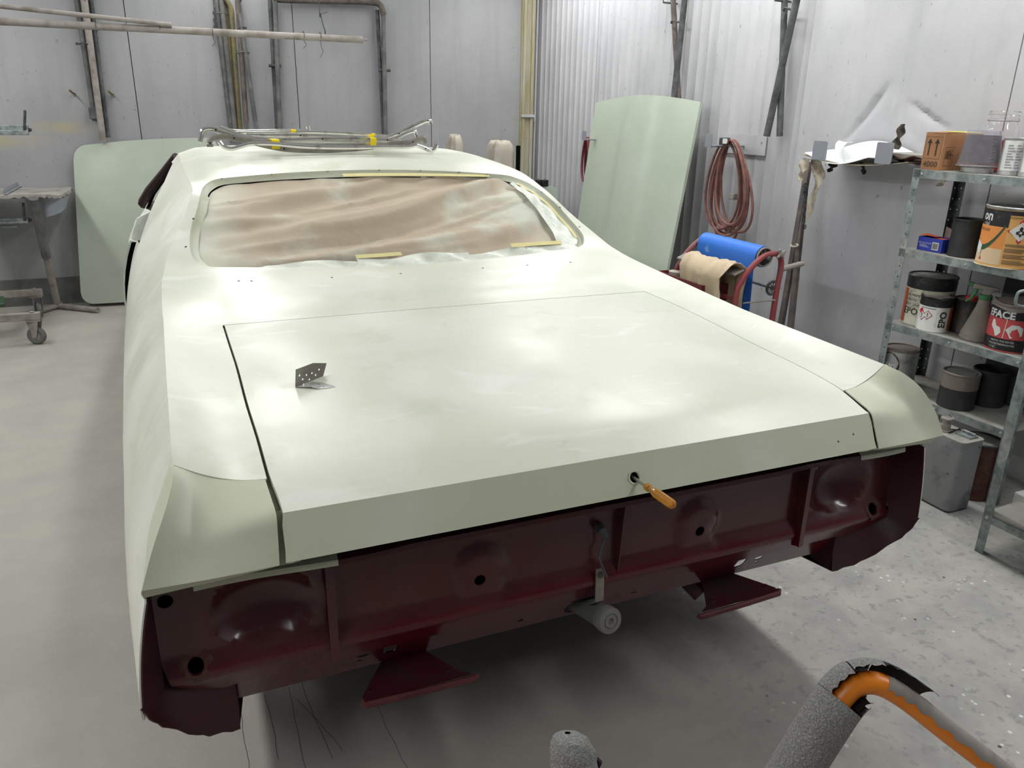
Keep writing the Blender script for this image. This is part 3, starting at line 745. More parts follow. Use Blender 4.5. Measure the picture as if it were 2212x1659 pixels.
# paper: fine grid with diagonal folds
loop_p = [wshrink(.026, i) for i in range(0, NW, 2)]
PE = lambda x: float(np.interp(x, [-.74, -.62, -.3, 0, .3, .6, .74], [1.628, 1.640, 1.672, 1.690, 1.692, 1.668, 1.655]))
loop_p = [(x, max(y, PE(x))) for x, y in loop_p]
ext = [(x, y) for x in np.linspace(-.74, .74, 118) for y in np.linspace(1.64, 2.27, 58) if poly_in((x, y), loop_p)]
ext = [(x, y) for x, y in ext if min(math.hypot(x-a, y-b) for a, b in loop_p) > .006]
pts, tr_ = plate2d(loop_p, [], ext)
def fold(x, y):
    t = (y-1.66)/.62; h = 0
    for (x0, t0, x1, t1, w, a) in FOLDS:
        dx, dt = x1-x0, t1-t0; u_ = ((x-x0)*dx+(t-t0)*dt*.5)/(dx*dx+dt*dt*.5+1e-9)
        if -.1 < u_ < 1.1:
            yy = t0+dt*u_; q = (t-yy); e = math.sin(math.pi*min(max(u_, 0), 1))**.6
            h += a*1.5*e*(math.exp(-(q/w)**2)-.7*math.exp(-((q+1.6*w)/(1.5*w))**2))
    return h
FOLDS = [(-.74, .03, .62, .93, .06, .020), (-.72, .2, .2, .62, .05, .014), (-.74, -.02, .5, .30, .05, .016), (-.66, .45, -.2, .9, .06, .010), (-.3, .35, .66, .7, .07, .014),
         (-.1, .02, .6, .28, .06, .010), (-.6, .6, .1, .98, .05, .009), (.1, .55, .7, .98, .05, .010), (.2, .9, .45, 1.0, .03, .008), (-.2, .75, .1, .98, .03, .007), (.3, .1, .72, .4, .05, .008), (-.74, .32, -.35, .5, .04, .010),
         (-.70, .10, .30, .52, .016, .007), (-.55, .02, .35, .16, .014, .006), (.05, .30, .70, .58, .018, .006), (-.35, .55, .25, .86, .016, .006), (.30, .62, .62, .95, .015, .006), (-.70, .55, -.40, .75, .016, .006)]
mb = MB(); vsx = []
for (x, y) in pts:
    n_ = nrm(x, y); n_ /= np.linalg.norm(n_); z = S(x, y)
    d_ = -.026+fold(x, y)+.0022*math.sin(41*x+17*y)*math.sin(23*y-11*x)
    vsx.append(V3(x, y, z)+n_*min(d_, -.001))
mb.add(vsx, tr_); build('masking_paper', mb, 'paper', car, angle=60, label='wrinkled brown masking paper over the rear window')
mb = MB(); mb.grid([[(x, 1.60+.02*t, S(x, 1.62)-.024-.05*t) for t in (0, 1)] for x in np.linspace(-.73, .73, 12)])
mb.grid([[(x, 1.62+.07*t, S(x, 1.62+.07*t)-.045) for t in (0, 1)] for x in np.linspace(-.72, .72, 12)]); build('window_slot', mb, 'void', wf)
def film(x0, x1, y0f, y1f, name='masking_film', m='paper_film', n=40, amp=.006, up=-.012):
    mb = MB(); rows = []
    for i, x in enumerate(np.linspace(x0, x1, n)):
        ya, yb = y0f(x), y1f(x); row = []
        for t in np.linspace(0, 1, 6):
            y = ya+(yb-ya)*t; row.append((x, y, S(x, y)+up+amp*math.sin(37*x+3*t)*math.sin(math.pi*t)+amp*.7*math.sin(83*x+9*t)*t*(1-t)*2))
        rows.append(row)
    mb.grid(rows); return build(name, mb, m, car, angle=60)
film(-.60, -.16, lambda x: 1.611, lambda x: PE(x)-.012+.022*math.sin((x+.6)*7.1)**2, amp=.008)
film(-.20, .25, lambda x: 1.611, lambda x: PE(x)-.002+.010*math.sin(x*20), amp=.009, up=-.010)
film(.16, .56, lambda x: 1.611, lambda x: PE(x)-.010+.014*math.sin(x*17), amp=.009)
film(.50, .72, lambda x: 1.617, lambda x: PE(x)+.006, amp=.006, up=-.010)
# right-hand film triangle and left strip of overspray film
mb = MB(); rows = []
for i, y in enumerate(np.linspace(1.66, 2.17, 26)):
    xe = abs(np.interp(y, [p[1] for p in half[4:14]], [p[0] for p in half[4:14]]))-.03; w_ = float(np.interp(y, [1.66, 1.85, 2.17], [.10, .075, .03]))
    rows.append([(xe-w_*t, y, S(xe-w_*t, y)-.012+.006*math.sin(60*y+8*t)*math.sin(math.pi*t)) for t in np.linspace(0, 1, 6)])
mb.grid(rows); build('masking_film', mb, 'paper_film', car, angle=60)
def tape_on(path, w, m='tape_yellow', lift=-.006):
    mb = MB(); rows = []
    P = np.array(path)
    for i, (x, y) in enumerate(P):
        t = P[min(i+1, len(P)-1)]-P[max(i-1, 0)]; t = t/np.linalg.norm(t); nn = np.array([-t[1], t[0]])*w/2
        rows.append([(x+nn[0]*k, y+nn[1]*k, S(x+nn[0]*k, y+nn[1]*k)+lift) for k in (-1, 0, 1)])
    mb.grid(rows); return build('masking_tape', mb, m, car, angle=60)
tape_on([(x, 2.268-.020*(x/.4)**2*.5) for x in np.linspace(-.12, .56, 18)], .024)
tape_on([(x, PE(x)+.004) for x in np.linspace(-.20, -.02, 8)], .02, lift=-.004)
tape_on([(x, PE(x)+.006) for x in np.linspace(.44, .66, 8)], .022, lift=-.004)
tape_on([(float(np.interp(y, [p[1] for p in half[4:14]], [p[0] for p in half[4:14]]))-.030, y) for y in np.linspace(1.70, 2.16, 16)], .014, lift=-.010)
# trim clip holes along the window edge and the tulip panel
for i in range(0, NW, 1): pass
clip = [(-.62, 2.262), (-.42, 2.292), (-.18, 2.31), (.05, 2.318), (.24, 2.312), (.42, 2.296), (.55, 2.27)] 
clip = [(x, y-.022) for x, y in clip]
for k in (( -.752, 1.88), (-.79, 1.74), (.752, 1.88), (.79, 1.76), (.715, 2.0)): clip.append(k)
clip += [(-.6, 1.47), (-.33, 1.48), (-.08, 1.487), (.24, 1.487), (.42, 1.477), (.6, 1.463), (-.64, 1.475)]
for x, y in clip:
    q = MB(); n_ = nrm(x, y); n_ /= np.linalg.norm(n_); q.lathe([(.0004, .0006), (.0042, .0006), (.0042, -.0002)], V3(x, y, S(x, y)), 8, axis=n_); build('clip_hole', q, 'black', shell)

# ---- tail: panel, ribs, rail, valance, corners
def tail_y(x, z):
    ax_ = abs(x); y = .13
    # pressed lamp bowls
    d = ((ax_-.735)/.105)**2+((z-.675)/.085)**2
    if d < 1: y += .045*(1-d)**.8
    # raised half-round bosses round the middle bolt holes
    b1 = math.hypot(ax_-.285, (z-.655))
    if z > .62: y -= .014*max(0, 1-(b1/.062)**6) if b1 < .062 else 0
    elif abs(ax_-.285) < .045 and z > .57: y -= .014*(z-.57)/.05
    # lower edge rolls forward
    if z < .60: y -= .022*math.sin(math.pi*min(1, (.60-z)/.05)/2)
    if z < .56: y += .55*(.56-z)
    return y
outer = [(x, .80) for x in np.linspace(-.925, .925, 60)]+[(.93, z) for z in np.linspace(.79, .60, 10)]+[(.915, .555), (.88, .525), (.82, .50)]+[(x, .505) for x in np.linspace(.80, -.80, 54)]+[(-.82, .50), (-.88, .525), (-.915, .555)]+[(-.93, z) for z in np.linspace(.60, .79, 10)]
holes = []
for s in (-1, 1):
    holes += [circ((s*.288, .635), .013, 14), circ((s*.869, .582), .0145, 14), circ((s*.906, .730), .0145 if s < 0 else .012, 14 if s < 0 else 6)]
ext = [(x, z) for x in np.linspace(-.92, .92, 150) for z in np.linspace(.515, .79, 26)]
ext = [p_ for p_ in ext if poly_in(p_, outer) and all(math.hypot(p_[0]-h[0][0]+.013, p_[1]-h[0][1]) > .03 for h in holes)]
pts, tr_ = plate2d(outer, holes, ext)
mb = MB(); mb.add([(x, tail_y(x, z), z) for x, z in pts], tr_); tp = build('tail_panel', mb, 'maroon', car, angle=40, solid=.003, solid_off=1)
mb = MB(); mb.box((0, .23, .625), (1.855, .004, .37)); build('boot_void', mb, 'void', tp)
for s in (-1, 1):
    # rusty ring round the outer holes
    mb = MB(); mb.grid([[(s*(.869+r*math.cos(a)), tail_y(.869+r*math.cos(a), .582+r*math.sin(a))-.0044, .582+r*math.sin(a)) for r in (.0155, .021, .027+.005*math.sin(3*a)+.003*math.sin(7*a))] for a in np.linspace(0, 2*math.pi, 33)[:-1]], closed_u=True); build('rust_ring', mb, 'rust', tp)
    # gusset rib
    mb = MB(); mb.hexa([(s*.604, .133, .775), (s*.604, .10, .765), (s*.604, .098, .53), (s*.604, .14, .515)], (s*.004, 0, 0)); build('gusset', mb, 'maroon', tp, bevel=.001)
    mb = MB(); mb.hexa([(s*.600, .098, .765), (s*.617, .100, .765), (s*.617, .099, .53), (s*.600, .096, .53)], (0, .004, 0)); build('gusset_flange', mb, 'maroon', tp)
mb = MB(); mb.hexa([(.058, .133, .76), (.058, .098, .755), (.058, .11, .575), (.058, .14, .565)], (.004, 0, 0)); build('gusset', mb, 'maroon', tp, bevel=.001)
# rail below the lid
mb = MB(); xs = np.linspace(-.85, .85, 40)
wob = lambda x: .004*math.sin(14*x)*(abs(x) > .5)
prof = lambda x: [(.15, .815), (.06, .812), (.042, .803+wob(x)), (.04, .792+wob(x)), (.052, .789+wob(x)), (.132, .785)]
mb.grid([[(x, y, z) for y, z in prof(x)] for x in xs]); mb.add([(-.85, y, z) for y, z in prof(-.85)]+[(.85, y, z) for y, z in prof(.85)], [(0, 1, 2, 3, 4, 5), (6, 7, 8, 9, 10, 11)])
build('seal_rail', mb, 'maroon', car, angle=30)
for x0, x1 in ((-.852, -.60), (.70, .852)):
    mb = MB(); mb.grid([[(x, y-.0015, z+.0008) for y, z in prof(x)[1:4]] for x in np.linspace(x0, x1, 10)]); build('overspray_rail', mb, 'primer_flat', car, label='rail end dusted with green overspray')
# lower valance
def val_pt(x, z): t = (.515-z)/.103; return V3(x, .145+.06*t, z)
outer = [(x, .515) for x in np.linspace(-.81, .81, 50)]+[(.81, .46), (.807, .415)]+[(x, .412) for x in np.linspace(.80, -.80, 50)]+[(-.807, .415), (-.81, .46)]
holes = []
for s in (-1, 1):
    holes += [[(s*.466, .484), (s*.466, .457), (s*.472, .450), (s*.489, .450), (s*.494, .458), (s*.494, .484)], circ((s*.540, .470), .014, 12, .0075), circ((s*.545, .450), .0055, 8), [(s*.158, .462), (s*.148, .445), (s*.168, .445)]]
holes.append(circ((0.0, .452), .042, 20, .030))
ext = [(x, z) for x in np.linspace(-.79, .79, 60) for z in np.linspace(.42, .505, 6)]
ext = [p_ for p_ in ext if all(min(math.hypot(p_[0]-a, p_[1]-b) for a, b in h) > .008 and not poly_in(p_, h) for h in holes)]
pts, tr_ = plate2d(outer, holes, ext)
mb = MB(); mb.add([val_pt(*p_) for p_ in pts], tr_); va = build('valance', mb, 'maroon', car, angle=40, solid=.002, solid_off=1)
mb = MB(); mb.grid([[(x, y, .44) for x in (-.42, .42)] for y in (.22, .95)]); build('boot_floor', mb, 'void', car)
mb = MB(); rbox(mb, (0.06, .66, .375), (.80, .6, .11), .08); build('fuel_tank', mb, 'maroon_dark', car, bevel=.012)
# side walls and lower corners of the tail
for s in (-1, 1):
    mb = MB(); rows = []
    for z in np.linspace(.79, .56, 12):
        xo, yo = G_side(.045, z)-.003, .045; xi, yi = .93, tail_y(.93, z)
        rows.append([(s*(xi+(xo-xi)*t), yi+(yo-yi)*t, z) for t in (0, .5, 1)])
    mb.grid(rows)
    Uc = spline([(.93, .13, .565), (.918, .133, .548), (.88, .14, .523), (.82, .155, .50), (.80, .17, .49)], 16)
    Dc = spline([(.966, .042, .572), (.950, .052, .53), (.929, .069, .494), (.886, .116, .421), (.854, .144, .387), (.805, .158, .372)], 16)
    Dc[:, 2] += .003*np.sin(np.arange(16)*2.1)
    mid = (Uc+Dc)/2+V3(.012, -.012, -.012)*np.sin(np.pi*np.linspace(0, 1, 16))[:, None]
    mb.grid([[V3(s*p_[0], p_[1], p_[2]) for p_ in r_] for r_ in (Uc, mid, Dc)])
    build('tail_corner', mb, 'maroon_dark', car, angle=45, solid=.003)
    mb = MB(); rows = []
    In = [V3(p_[0]-.03, p_[1]+.22, p_[2]-.02) for p_ in Dc]
    mb.grid([[V3(s*p_[0], p_[1], p_[2]) for p_ in r_] for r_ in (Dc, In)])
    mb.grid([[(s*.80, y, z) for z in (.375, .5)] for y in (.16, .4)])
    build('corner_underside', mb, 'maroon_dark', car)
# bumper brackets: triangular plates with a rolled lip
for s in (-1, 1):
    pl = [(.405, .235), (.472, .235), (.557, .112), (.553, .098), (.312, .098), (.335, .112)]
    mb = MB(); n_ = len(pl)
    zf = lambda y: .408-(.098-y)*.02
    mb.add([(s*x, y, zf(y)) for x, y in pl]+[(s*x, y, zf(y)-.004) for x, y in pl], [tuple(range(n_)), tuple(range(2*n_-1, n_-1, -1))]+[(i, (i+1) % n_, n_+(i+1) % n_, n_+i) for i in range(n_)])
    bk = build('bumper_bracket', mb, 'maroon_dark', car)
    mb = MB(); mb.tube([(s*.56, .102, .407), (s*.555, .094, .402), (s*.44, .092, .399), (s*.305, .093, .395), (s*.30, .098, .398)], .0075, 8); build('lip', mb, 'maroon_dusty', bk)
    for bx_, by_ in ((.535, .125), (.36, .125)):
        mb = MB(); mb.lathe([(.004, .0), (.004, .003), (.008, .003), (.009, 0)], (s*bx_, by_, .4085), 10); build('weld_nut', mb, 'maroon_dark', bk)
mb = MB(); mb.tube([(.36, .36, .40), (.39, .30, .385), (.42, .235, .345)], [.03, .032, .03], 8); build('spring_hanger', mb, 'maroon_dark', car)
# fuel filler tube with taped end and strap
mb = MB(); a_, b_ = V3(0, .29, .425), V3(.022, .075, .474); mb.tube([a_, b_], .0285, 20); ft = build('filler_tube', mb, 'filler', car)
ax_ = (b_-a_)/np.linalg.norm(b_-a_)
mb = MB(); mb.lathe([(.0305, -.022), (.0325, -.012), (.0325, .004), (.030, .008), (.019, .009), (.018, .006), (.016, .0095), (.008, .0095), (.007, .005), (.0004, .005)], b_, 24, axis=ax_); build('filler_cap', mb, 'filler_cap', ft)
mb = MB(); mb.hexa([(-.004, .104, .60), (.018, .104, .60), (.018, .098, .515), (-.004, .098, .515)], (0, .003, 0)); mb.hexa([(-.004, .098, .515), (.018, .098, .515), (.016, .125, .490), (-.004, .125, .490)], (0, .003, 0)); st = build('strap', mb, 'steel_dull', ft)
mb = MB(); mb.lathe([(.0004, .004), (.007, .004), (.008, 0)], (.007, .102, .585), 6, axis=(0, -1, 0)); build('bolt', mb, 'dark_pipe', st)
mb = MB(); mb.tube([(.008, .13, .70), (.006, .105, .70), (.012, .098, .685)], [.012, .011, .007], 8); mb.tube([(.012, .10, .686), (.010, .11, .65), (.002, .105, .63), (.008, .098, .61), (.020, .094, .58)], .0028, 6); build('release_cable', mb, 'dark_pipe', car)
# wheels (hidden under the body)
for s in (-1, 1):
    for yw in (ARCH[0], ARCH[0]+2.97):
        mb = MB(); mb.lathe([(.19, -.10), (.30, -.105), (.328, -.075), (.33, 0), (.328, .075), (.30, .105), (.19, .10)], (s*.80, yw, .33), 28, axis=(1, 0, 0)); w_ = build('wheel', mb, 'tire', car)
        mb = MB(); mb.lathe([(.19, -.09), (.17, -.03), (.09, .01), (.0004, .02)], (s*.80, yw, .33), 20, axis=(1, 0, 0)); mb.lathe([(.19, .09), (.17, .03), (.0004, .02)], (s*.80, yw, .33), 20, axis=(1, 0, 0)); build('rim', mb, 'steel_dull', w_)
# ---------------------------------------------------------------- lettering
_dg = None
def text_geo(s, size=1.0, bold=0.0):
    cu = bpy.data.curves.new('t', 'FONT'); cu.body = s; cu.size = size; cu.align_x = 'CENTER'; cu.align_y = 'CENTER'; cu.resolution_u = 2; cu.offset = bold
    ob = bpy.data.objects.new('t', cu); COL.objects.link(ob)
    me = bpy.data.meshes.new_from_object(ob.evaluated_get(bpy.context.evaluated_depsgraph_get()))
    vs = [tuple(v.co) for v in me.vertices]; fs = [tuple(p.vertices) for p in me.polygons]
    bpy.data.objects.remove(ob); bpy.data.curves.remove(cu); bpy.data.meshes.remove(me)
    return vs, fs
def text_plane(name, s, c, ex, ey, size, m, parent, bold=0, rot=0, th=.0006):
    vs, fs = text_geo(s, size, bold); c, ex, ey = (np.array(q, float) for q in (c, ex, ey)); n = np.cross(ex, ey)
    cr, sr = math.cos(rot), math.sin(rot); mb = MB()
    mb.add([c+ex*(v[0]*cr-v[1]*sr)+ey*(v[0]*sr+v[1]*cr)+n*th for v in vs], fs); return build(name, mb, m, parent, smooth=False)
def cyl_pt(c, r, a, z): return V3(c[0]+r*math.cos(a), c[1]+r*math.sin(a), c[2]+z)
def text_cyl(s, c, r, a, z, size, m, parent, bold=0, rot=0, name='lettering', sx=1.0):
    vs, fs = text_geo(s, size, bold); cr, sr = math.cos(rot), math.sin(rot); mb = MB()
    # reading direction runs with increasing angle (seen from outside, left to right)
    mb.add([cyl_pt(c, r+.0012, a+(v[0]*cr*sx-v[1]*sr)/r, z+(v[0]*sr*sx+v[1]*cr)) for v in vs], fs); return build(name, mb, m, parent, smooth=False)
def cyl_patch(name, c, r, a0, a1, z0, z1, m, parent, n=18, lift=.0006):
    mb = MB(); mb.grid([[cyl_pt(c, r+lift, a, z) for z in (z0, z1)] for a in np.linspace(a0, a1, n)]); return build(name, mb, m, parent)
def cyl_poly(name, c, r, a, z, pts, m, parent, lift=.001):
    mb = MB(); mb.add([cyl_pt(c, r+lift, a+p_[0]/r, z+p_[1]) for p_ in pts], [tuple(range(len(pts)))]); return build(name, mb, m, parent, smooth=False)
def face_ang(c): return math.atan2(CAM[1]-c[1], CAM[0]-c[0])      # angle of the side that faces the photographer
def hazard(c, r, a, z, h, parent, tilt=0, kind='person'):
    d = lambda k: [(0, k), (k, 0), (0, -k), (-k, 0)]
    cyl_poly('hazard_border', c, r, a, z, d(h), 'red_cap', parent, .0010); cyl_poly('hazard_field', c, r, a, z, d(h*.82), 'white_lbl', parent, .0016)
    if kind == 'person':
        cyl_poly('hazard_symbol', c, r, a, z, [(x*h, y*h) for x, y in ((-.10, .12), (-.13, .3), (0, .44), (.13, .3), (.10, .12), (.2, .04), (.34, -.02), (.3, -.22), (.12, -.24), (0, -.46), (-.12, -.24), (-.3, -.22), (-.34, -.02), (-.2, .04))], 'ink', parent, .0022)
        cyl_poly('hazard_star', c, r, a, z, [(x*h, y*h-.08*h) for x, y in [((.2 if k % 2 == 0 else .06)*math.cos(k*math.pi/6), (.2 if k % 2 == 0 else .06)*math.sin(k*math.pi/6)) for k in range(12)]], 'white_lbl', parent, .0028)
    else:
        text_cyl('!', (c[0], c[1], c[2]), r+.001, a, z, h*1.1, 'ink', parent, .001, name='hazard_symbol')

# ---------------------------------------------------------------- rack along the right wall
RA = V3(2.31, 1.41, 0); _a = math.radians(93); RV = -V3(math.cos(_a), math.sin(_a), 0); RD = V3(math.sin(_a), -math.cos(_a), 0)
RWID, RDEP = .70, .33
def rk(s, d, z): return RA + RV*s + RD*d + V3(0, 0, z)
def angle_post(name, base, e1, e2, h, w, parent, m, z0=0.0, pitch=.05):
    """perforated angle iron: two flanges from the corner along e1 and e2"""
    o = None
    for e in (e1, e2):
        outer = [(0, z0), (w, z0), (w, h), (0, h)]
        hl = [circ((w*.55, z), .0042, 6) for z in np.arange(z0+.04, h-.02, pitch)] if pitch else []
        pts, tr_ = plate2d(outer, hl); mb = MB(); mb.add([base+e*p_[0]+V3(0, 0, p_[1]) for p_ in pts], tr_)
        if o is None: o = build(name, mb, m, parent, smooth=False, solid=.002, solid_off=0)
        else: build('flange', mb, m, o, smooth=False, solid=.002, solid_off=0)
    return o
rack = thing('storage_rack', rk(.35, .16, 0), 'galvanised steel storage rack of paint cans against the right wall', 'shelf')
SH = [1.381, 1.021, .667, .350]
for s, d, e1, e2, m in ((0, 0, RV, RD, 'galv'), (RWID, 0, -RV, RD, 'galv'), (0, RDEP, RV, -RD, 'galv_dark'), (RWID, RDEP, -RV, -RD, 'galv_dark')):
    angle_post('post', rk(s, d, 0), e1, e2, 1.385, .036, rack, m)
for z in SH:
    mb = MB(); mb.hexa([rk(.003, .003, z-.002), rk(RWID-.003, .003, z-.002), rk(RWID-.003, RDEP-.003, z-.002), rk(.003, RDEP-.003, z-.002)], (0, 0, .002))
    sh = build('shelf_board', mb, 'galv_dust', rack, smooth=False)
    for q in ((rk(.003, -.001, z), rk(RWID-.003, -.001, z), RD*.002), (rk(.003, RDEP, z), rk(RWID-.003, RDEP, z), -RD*.002)):
        mb = MB(); mb.hexa([q[0], q[1], q[1]-V3(0, 0, .036), q[0]-V3(0, 0, .036)], q[2]); build('edge', mb, 'galv', sh, smooth=False)
    for s in (.045, .34, .655):
        mb = MB(); mb.lathe([(.0004, .004), (.005, .003), (.006, 0)], rk(s, -.001, z-.018), 8, axis=-RD); build('bolt', mb, 'tin', sh)

def can(name, c, r, h, label, body, lid='lid_dust', rim='tin_dark', open_=False, group='paint cans on the storage rack', n=32, cat='can'):
    t = thing(name, c, label, cat, group)
    mb = MB(); mb.lathe([(r*.97, .0), (r*1.01, .002), (r*1.01, .006), (r, .009), (r, h-.012)], c, n, cap0=True); b_ = build('body', mb, body, t)
    mb = MB(); mb.lathe([(r, h-.012), (r*1.025, h-.008), (r*1.03, h-.003), (r*1.0, h), (r*.95, h-.001), (r*.94, h-.006)], c, n); build('rim', mb, rim, t)
    if open_:
        mb = MB(); mb.lathe([(r*.94, h-.006), (r*.94, .02), (.0005, .02)], c, n); build('inside', mb, body, t)
    else:
        mb = MB(); mb.lathe([(r*.94, h-.006), (r*.8, h-.007), (r*.78, h-.004), (r*.70, h-.004), (.0005, h-.0045)], c, n); build('lid', mb, lid, t)
    return t
# --- top shelf
z0 = SH[0]
t = thing('cardboard_box', rk(.06, .15, z0), 'brown cardboard box with two up arrows on top of the rack', 'box')
bs, bd, bh = .094, .25, .158; o0 = rk(.012, .022, z0); X, Y_, Z = RV, RD, V3(0, 0, 1)
mb = MB(); mb.box(o0+X*bs/2+Y_*bd/2+Z*bh/2, (bs, bd, bh), (X, Y_, Z)); build('carton', mb, 'card', t, bevel=.002)
mb = MB(); mb.hexa([o0+Z*(bh+.001)+X*.0, o0+X*bs+Z*(bh+.001), o0+X*bs+Y_*.12+Z*(bh+.004), o0+Y_*.12+Z*(bh+.004)], (0, 0, .002)); build('flap', mb, 'card', t)
mb = MB(); mb.hexa([o0+X*.02+Y_*.09+Z*(bh+.007), o0+X*bs*1.0+Y_*.06+Z*(bh+.006), o0+X*bs+Y_*.25+Z*(bh+.004), o0+X*.02+Y_*.25+Z*(bh+.006)], (0, 0, .001)); build('yellow_label', mb, 'yellow_label', t, label='yellow paper label on the lid')
fn = -RD
def fpt(u, w, k=.0012): return o0+X*u+Z*w+fn*k
for k in (0, 1):
    u0 = .028+.036*k; mb = MB(); mb.add([fpt(u0-.003, .062), fpt(u0+.003, .062), fpt(u0+.003, .115), fpt(u0+.012, .115), fpt(u0, .135), fpt(u0-.012, .115), fpt(u0-.003, .115)], [(0, 1, 2, 3, 4, 5, 6)]); build('arrow', mb, 'ink', t, smooth=False)
mb = MB()
for a, b, c_, d_ in ((.008, .048, .086, .0495), (.008, .142, .086, .1432)):
    mb.add([fpt(a, b), fpt(c_, b), fpt(c_, d_), fpt(a, d_)], [(0, 1, 2, 3)])
for a in (.008, .085): mb.add([fpt(a, .048), fpt(a+.001, .048), fpt(a+.001, .143), fpt(a, .143)], [(0, 1, 2, 3)])
setp(build('arrow_frame', mb, 'ink', t, smooth=False), kind='stuff')
text_plane('handwriting', '4000', fpt(.048, .024), X, Z, .036, 'ink', t, .0)
sp = lambda u, w: o0+X*(bs+.0012)+Y_*u+Z*w
mb = MB()
for a, b, c_, d_ in ((.02, .02, .021, .10), (.075, .02, .076, .10), (.02, .02, .076, .021), (.02, .099, .076, .10)): mb.add([sp(a, b), sp(c_, b), sp(c_, d_), sp(a, d_)], [(0, 1, 2, 3)])
for k in range(6):
    a = k*math.pi/3; ca, sa = math.cos(a), math.sin(a); c_ = (.058, .068); mb.add([sp(c_[0]-.0012*sa, c_[1]+.0012*ca), sp(c_[0]+.0012*sa, c_[1]-.0012*ca), sp(c_[0]+.018*ca+.0012*sa, c_[1]+.026*sa-.0012*ca), sp(c_[0]+.018*ca-.0012*sa, c_[1]+.026*sa+.0012*ca)], [(0, 1, 2, 3)])
for k in range(4): mb.add([sp(.026+.006*k, .05), sp(.029+.006*k, .05), sp(.031+.006*k, .085), sp(.028+.006*k, .085)], [(0, 1, 2, 3)])
setp(build('frost_symbol', mb, 'ink', t, smooth=False), kind='stuff')
# upturned mixing cup on a can lid
cc = rk(.235, .095, z0); t = thing('mixing_cup', cc, 'upturned clear plastic mixing cup with grey paint residue and scale marks', 'cup')
mb = MB(); mb.lathe([(.062, .0), (.063, .004), (.063, .022), (.055, .026)], cc, 28, cap0=True, cap1=True); build('stand_tin', mb, 'tin', t)
mb = MB(); mb.lathe([(.086, .028), (.088, .03), (.086, .033), (.083, .034), (.066, .175), (.0005, .176)], cc, 36); build('cup', mb, 'cup_clear', t, solid=.0015)
mb = MB(); mb.lathe([(.079, .045), (.0655, .155)], cc, 30); build('residue', mb, 'cup_residue', t)
fa = face_ang(cc)
for k in range(9): cyl_patch('scale_mark', cc, .0835-.0016*k, fa+.55, fa+.62+.05*(k % 2), .045+.0135*k, .0475+.0135*k, 'ink', t, 4, .001)
cc = rk(.200, .256, z0); t = thing('glass_jar', cc, 'wide-necked glass jar half full of red liquid behind the mixing cup', 'jar')
jp = [(.064, 0), (.070, .006), (.070, .165), (.066, .19), (.058, .205), (.058, .212), (.062, .214), (.062, .222), (.058, .226), (.058, .236), (.061, .239), (.061, .252), (.056, .255)]
mb = MB(); mb.lathe(jp, cc, 32, cap0=True); build('glass', mb, 'glass', t, solid=.003)
mb = MB(); mb.lathe([(.0665, .004), (.0665, .135), (.0005, .135)], cc, 28, cap0=True); build('liquid', mb, 'red_liquid', t)
for (s, d, lab) in ((.372, .11, 'bare tin can with faded text label, beside the glass jar'), (.468, .10, 'bare tin can at the right edge of the top shelf')):
    cc = rk(s, d, z0); t = can('tin_can', cc, .047, .152, lab, 'tin', 'tin', 'tin'); fa = face_ang(cc)
    cyl_patch('label', cc, .047, fa-1.0, fa+.7, .02, .14, 'white_lbl', t)
    mb = MB()
    for k in range(9):
        for a0, a1 in ((fa-.55, fa+.05), (fa+.15, fa+.6)):
            mb.grid([[cyl_pt(cc, .0487, a, z) for z in (.03+.011*k, .034+.011*k)] for a in np.linspace(a0, a1-.1*(k % 3), 6)])
    setp(build('small_print', mb, 'grey_paint', t), kind='stuff')
# --- second shelf
z0 = SH[1]
P = on_z(2032, 548, z0); t = thing('glove_box', P, 'open blue cardboard box with barcode and torn orange inside', 'box')
L_, D_, h_ = .125, .085, .062; o0 = P-RV*L_+RD*.0
mb = MB()
mb.hexa([o0, o0+RV*L_, o0+RV*L_+Z*h_, o0+Z*h_], RD*.002); mb.hexa([o0+RD*D_, o0+RV*L_+RD*D_, o0+RV*L_+RD*D_+Z*h_, o0+RD*D_+Z*h_], -RD*.002)
mb.hexa([o0, o0+RD*D_, o0+RD*D_+Z*h_, o0+Z*h_], RV*.002); mb.hexa([o0+RV*L_, o0+RV*L_+RD*D_, o0+RV*L_+RD*D_+Z*h_, o0+RV*L_+Z*h_], -RV*.002); mb.hexa([o0, o0+RV*L_, o0+RV*L_+RD*D_, o0+RD*D_], Z*.002)
build('carton', mb, 'blue_box', t, smooth=False)
mb = MB(); mb.grid([[o0+RV*(L_*u)+RD*(D_*w)+Z*(h_+.004+.006*math.sin(5*u+3*w)) for w in (0, .4, .6, 1)] for u in (.02, .25, .3, .42)]); mb.grid([[o0+RV*(L_*u)+RD*(D_*w)+Z*(h_-.006) for w in (.05, .95)] for u in (.3, .98)]); build('torn_lid', mb, 'orange_in', t, solid=.001)
mb = MB(); mb.grid([[o0+RV*(L_*(.58+.3*u))+RD*D_*(.9+.06*math.sin(3*u))+Z*(h_+.05*w*(1-.3*u)) for w in (0, .5, 1)] for u in np.linspace(0, 1, 5)]); build('torn_flap', mb, 'dusty_plastic', t, solid=.001)
q = lambda u, w: o0+RV*u+Z*w-RD*.0012
mb = MB(); mb.add([q(.075, .01), q(.108, .01), q(.108, .045), q(.075, .045)], [(0, 1, 2, 3)]); build('barcode_field', mb, 'white_lbl', t, smooth=False)
mb = MB()
for k in range(9): mb.add([q(.079+.003*k, .014)-RD*.0006, q(.0805+.003*k, .014)-RD*.0006, q(.0805+.003*k, .041)-RD*.0006, q(.079+.003*k, .041)-RD*.0006], [(0, 1, 2, 3)])
setp(build('barcode', mb, 'ink', t, smooth=False), kind='stuff')
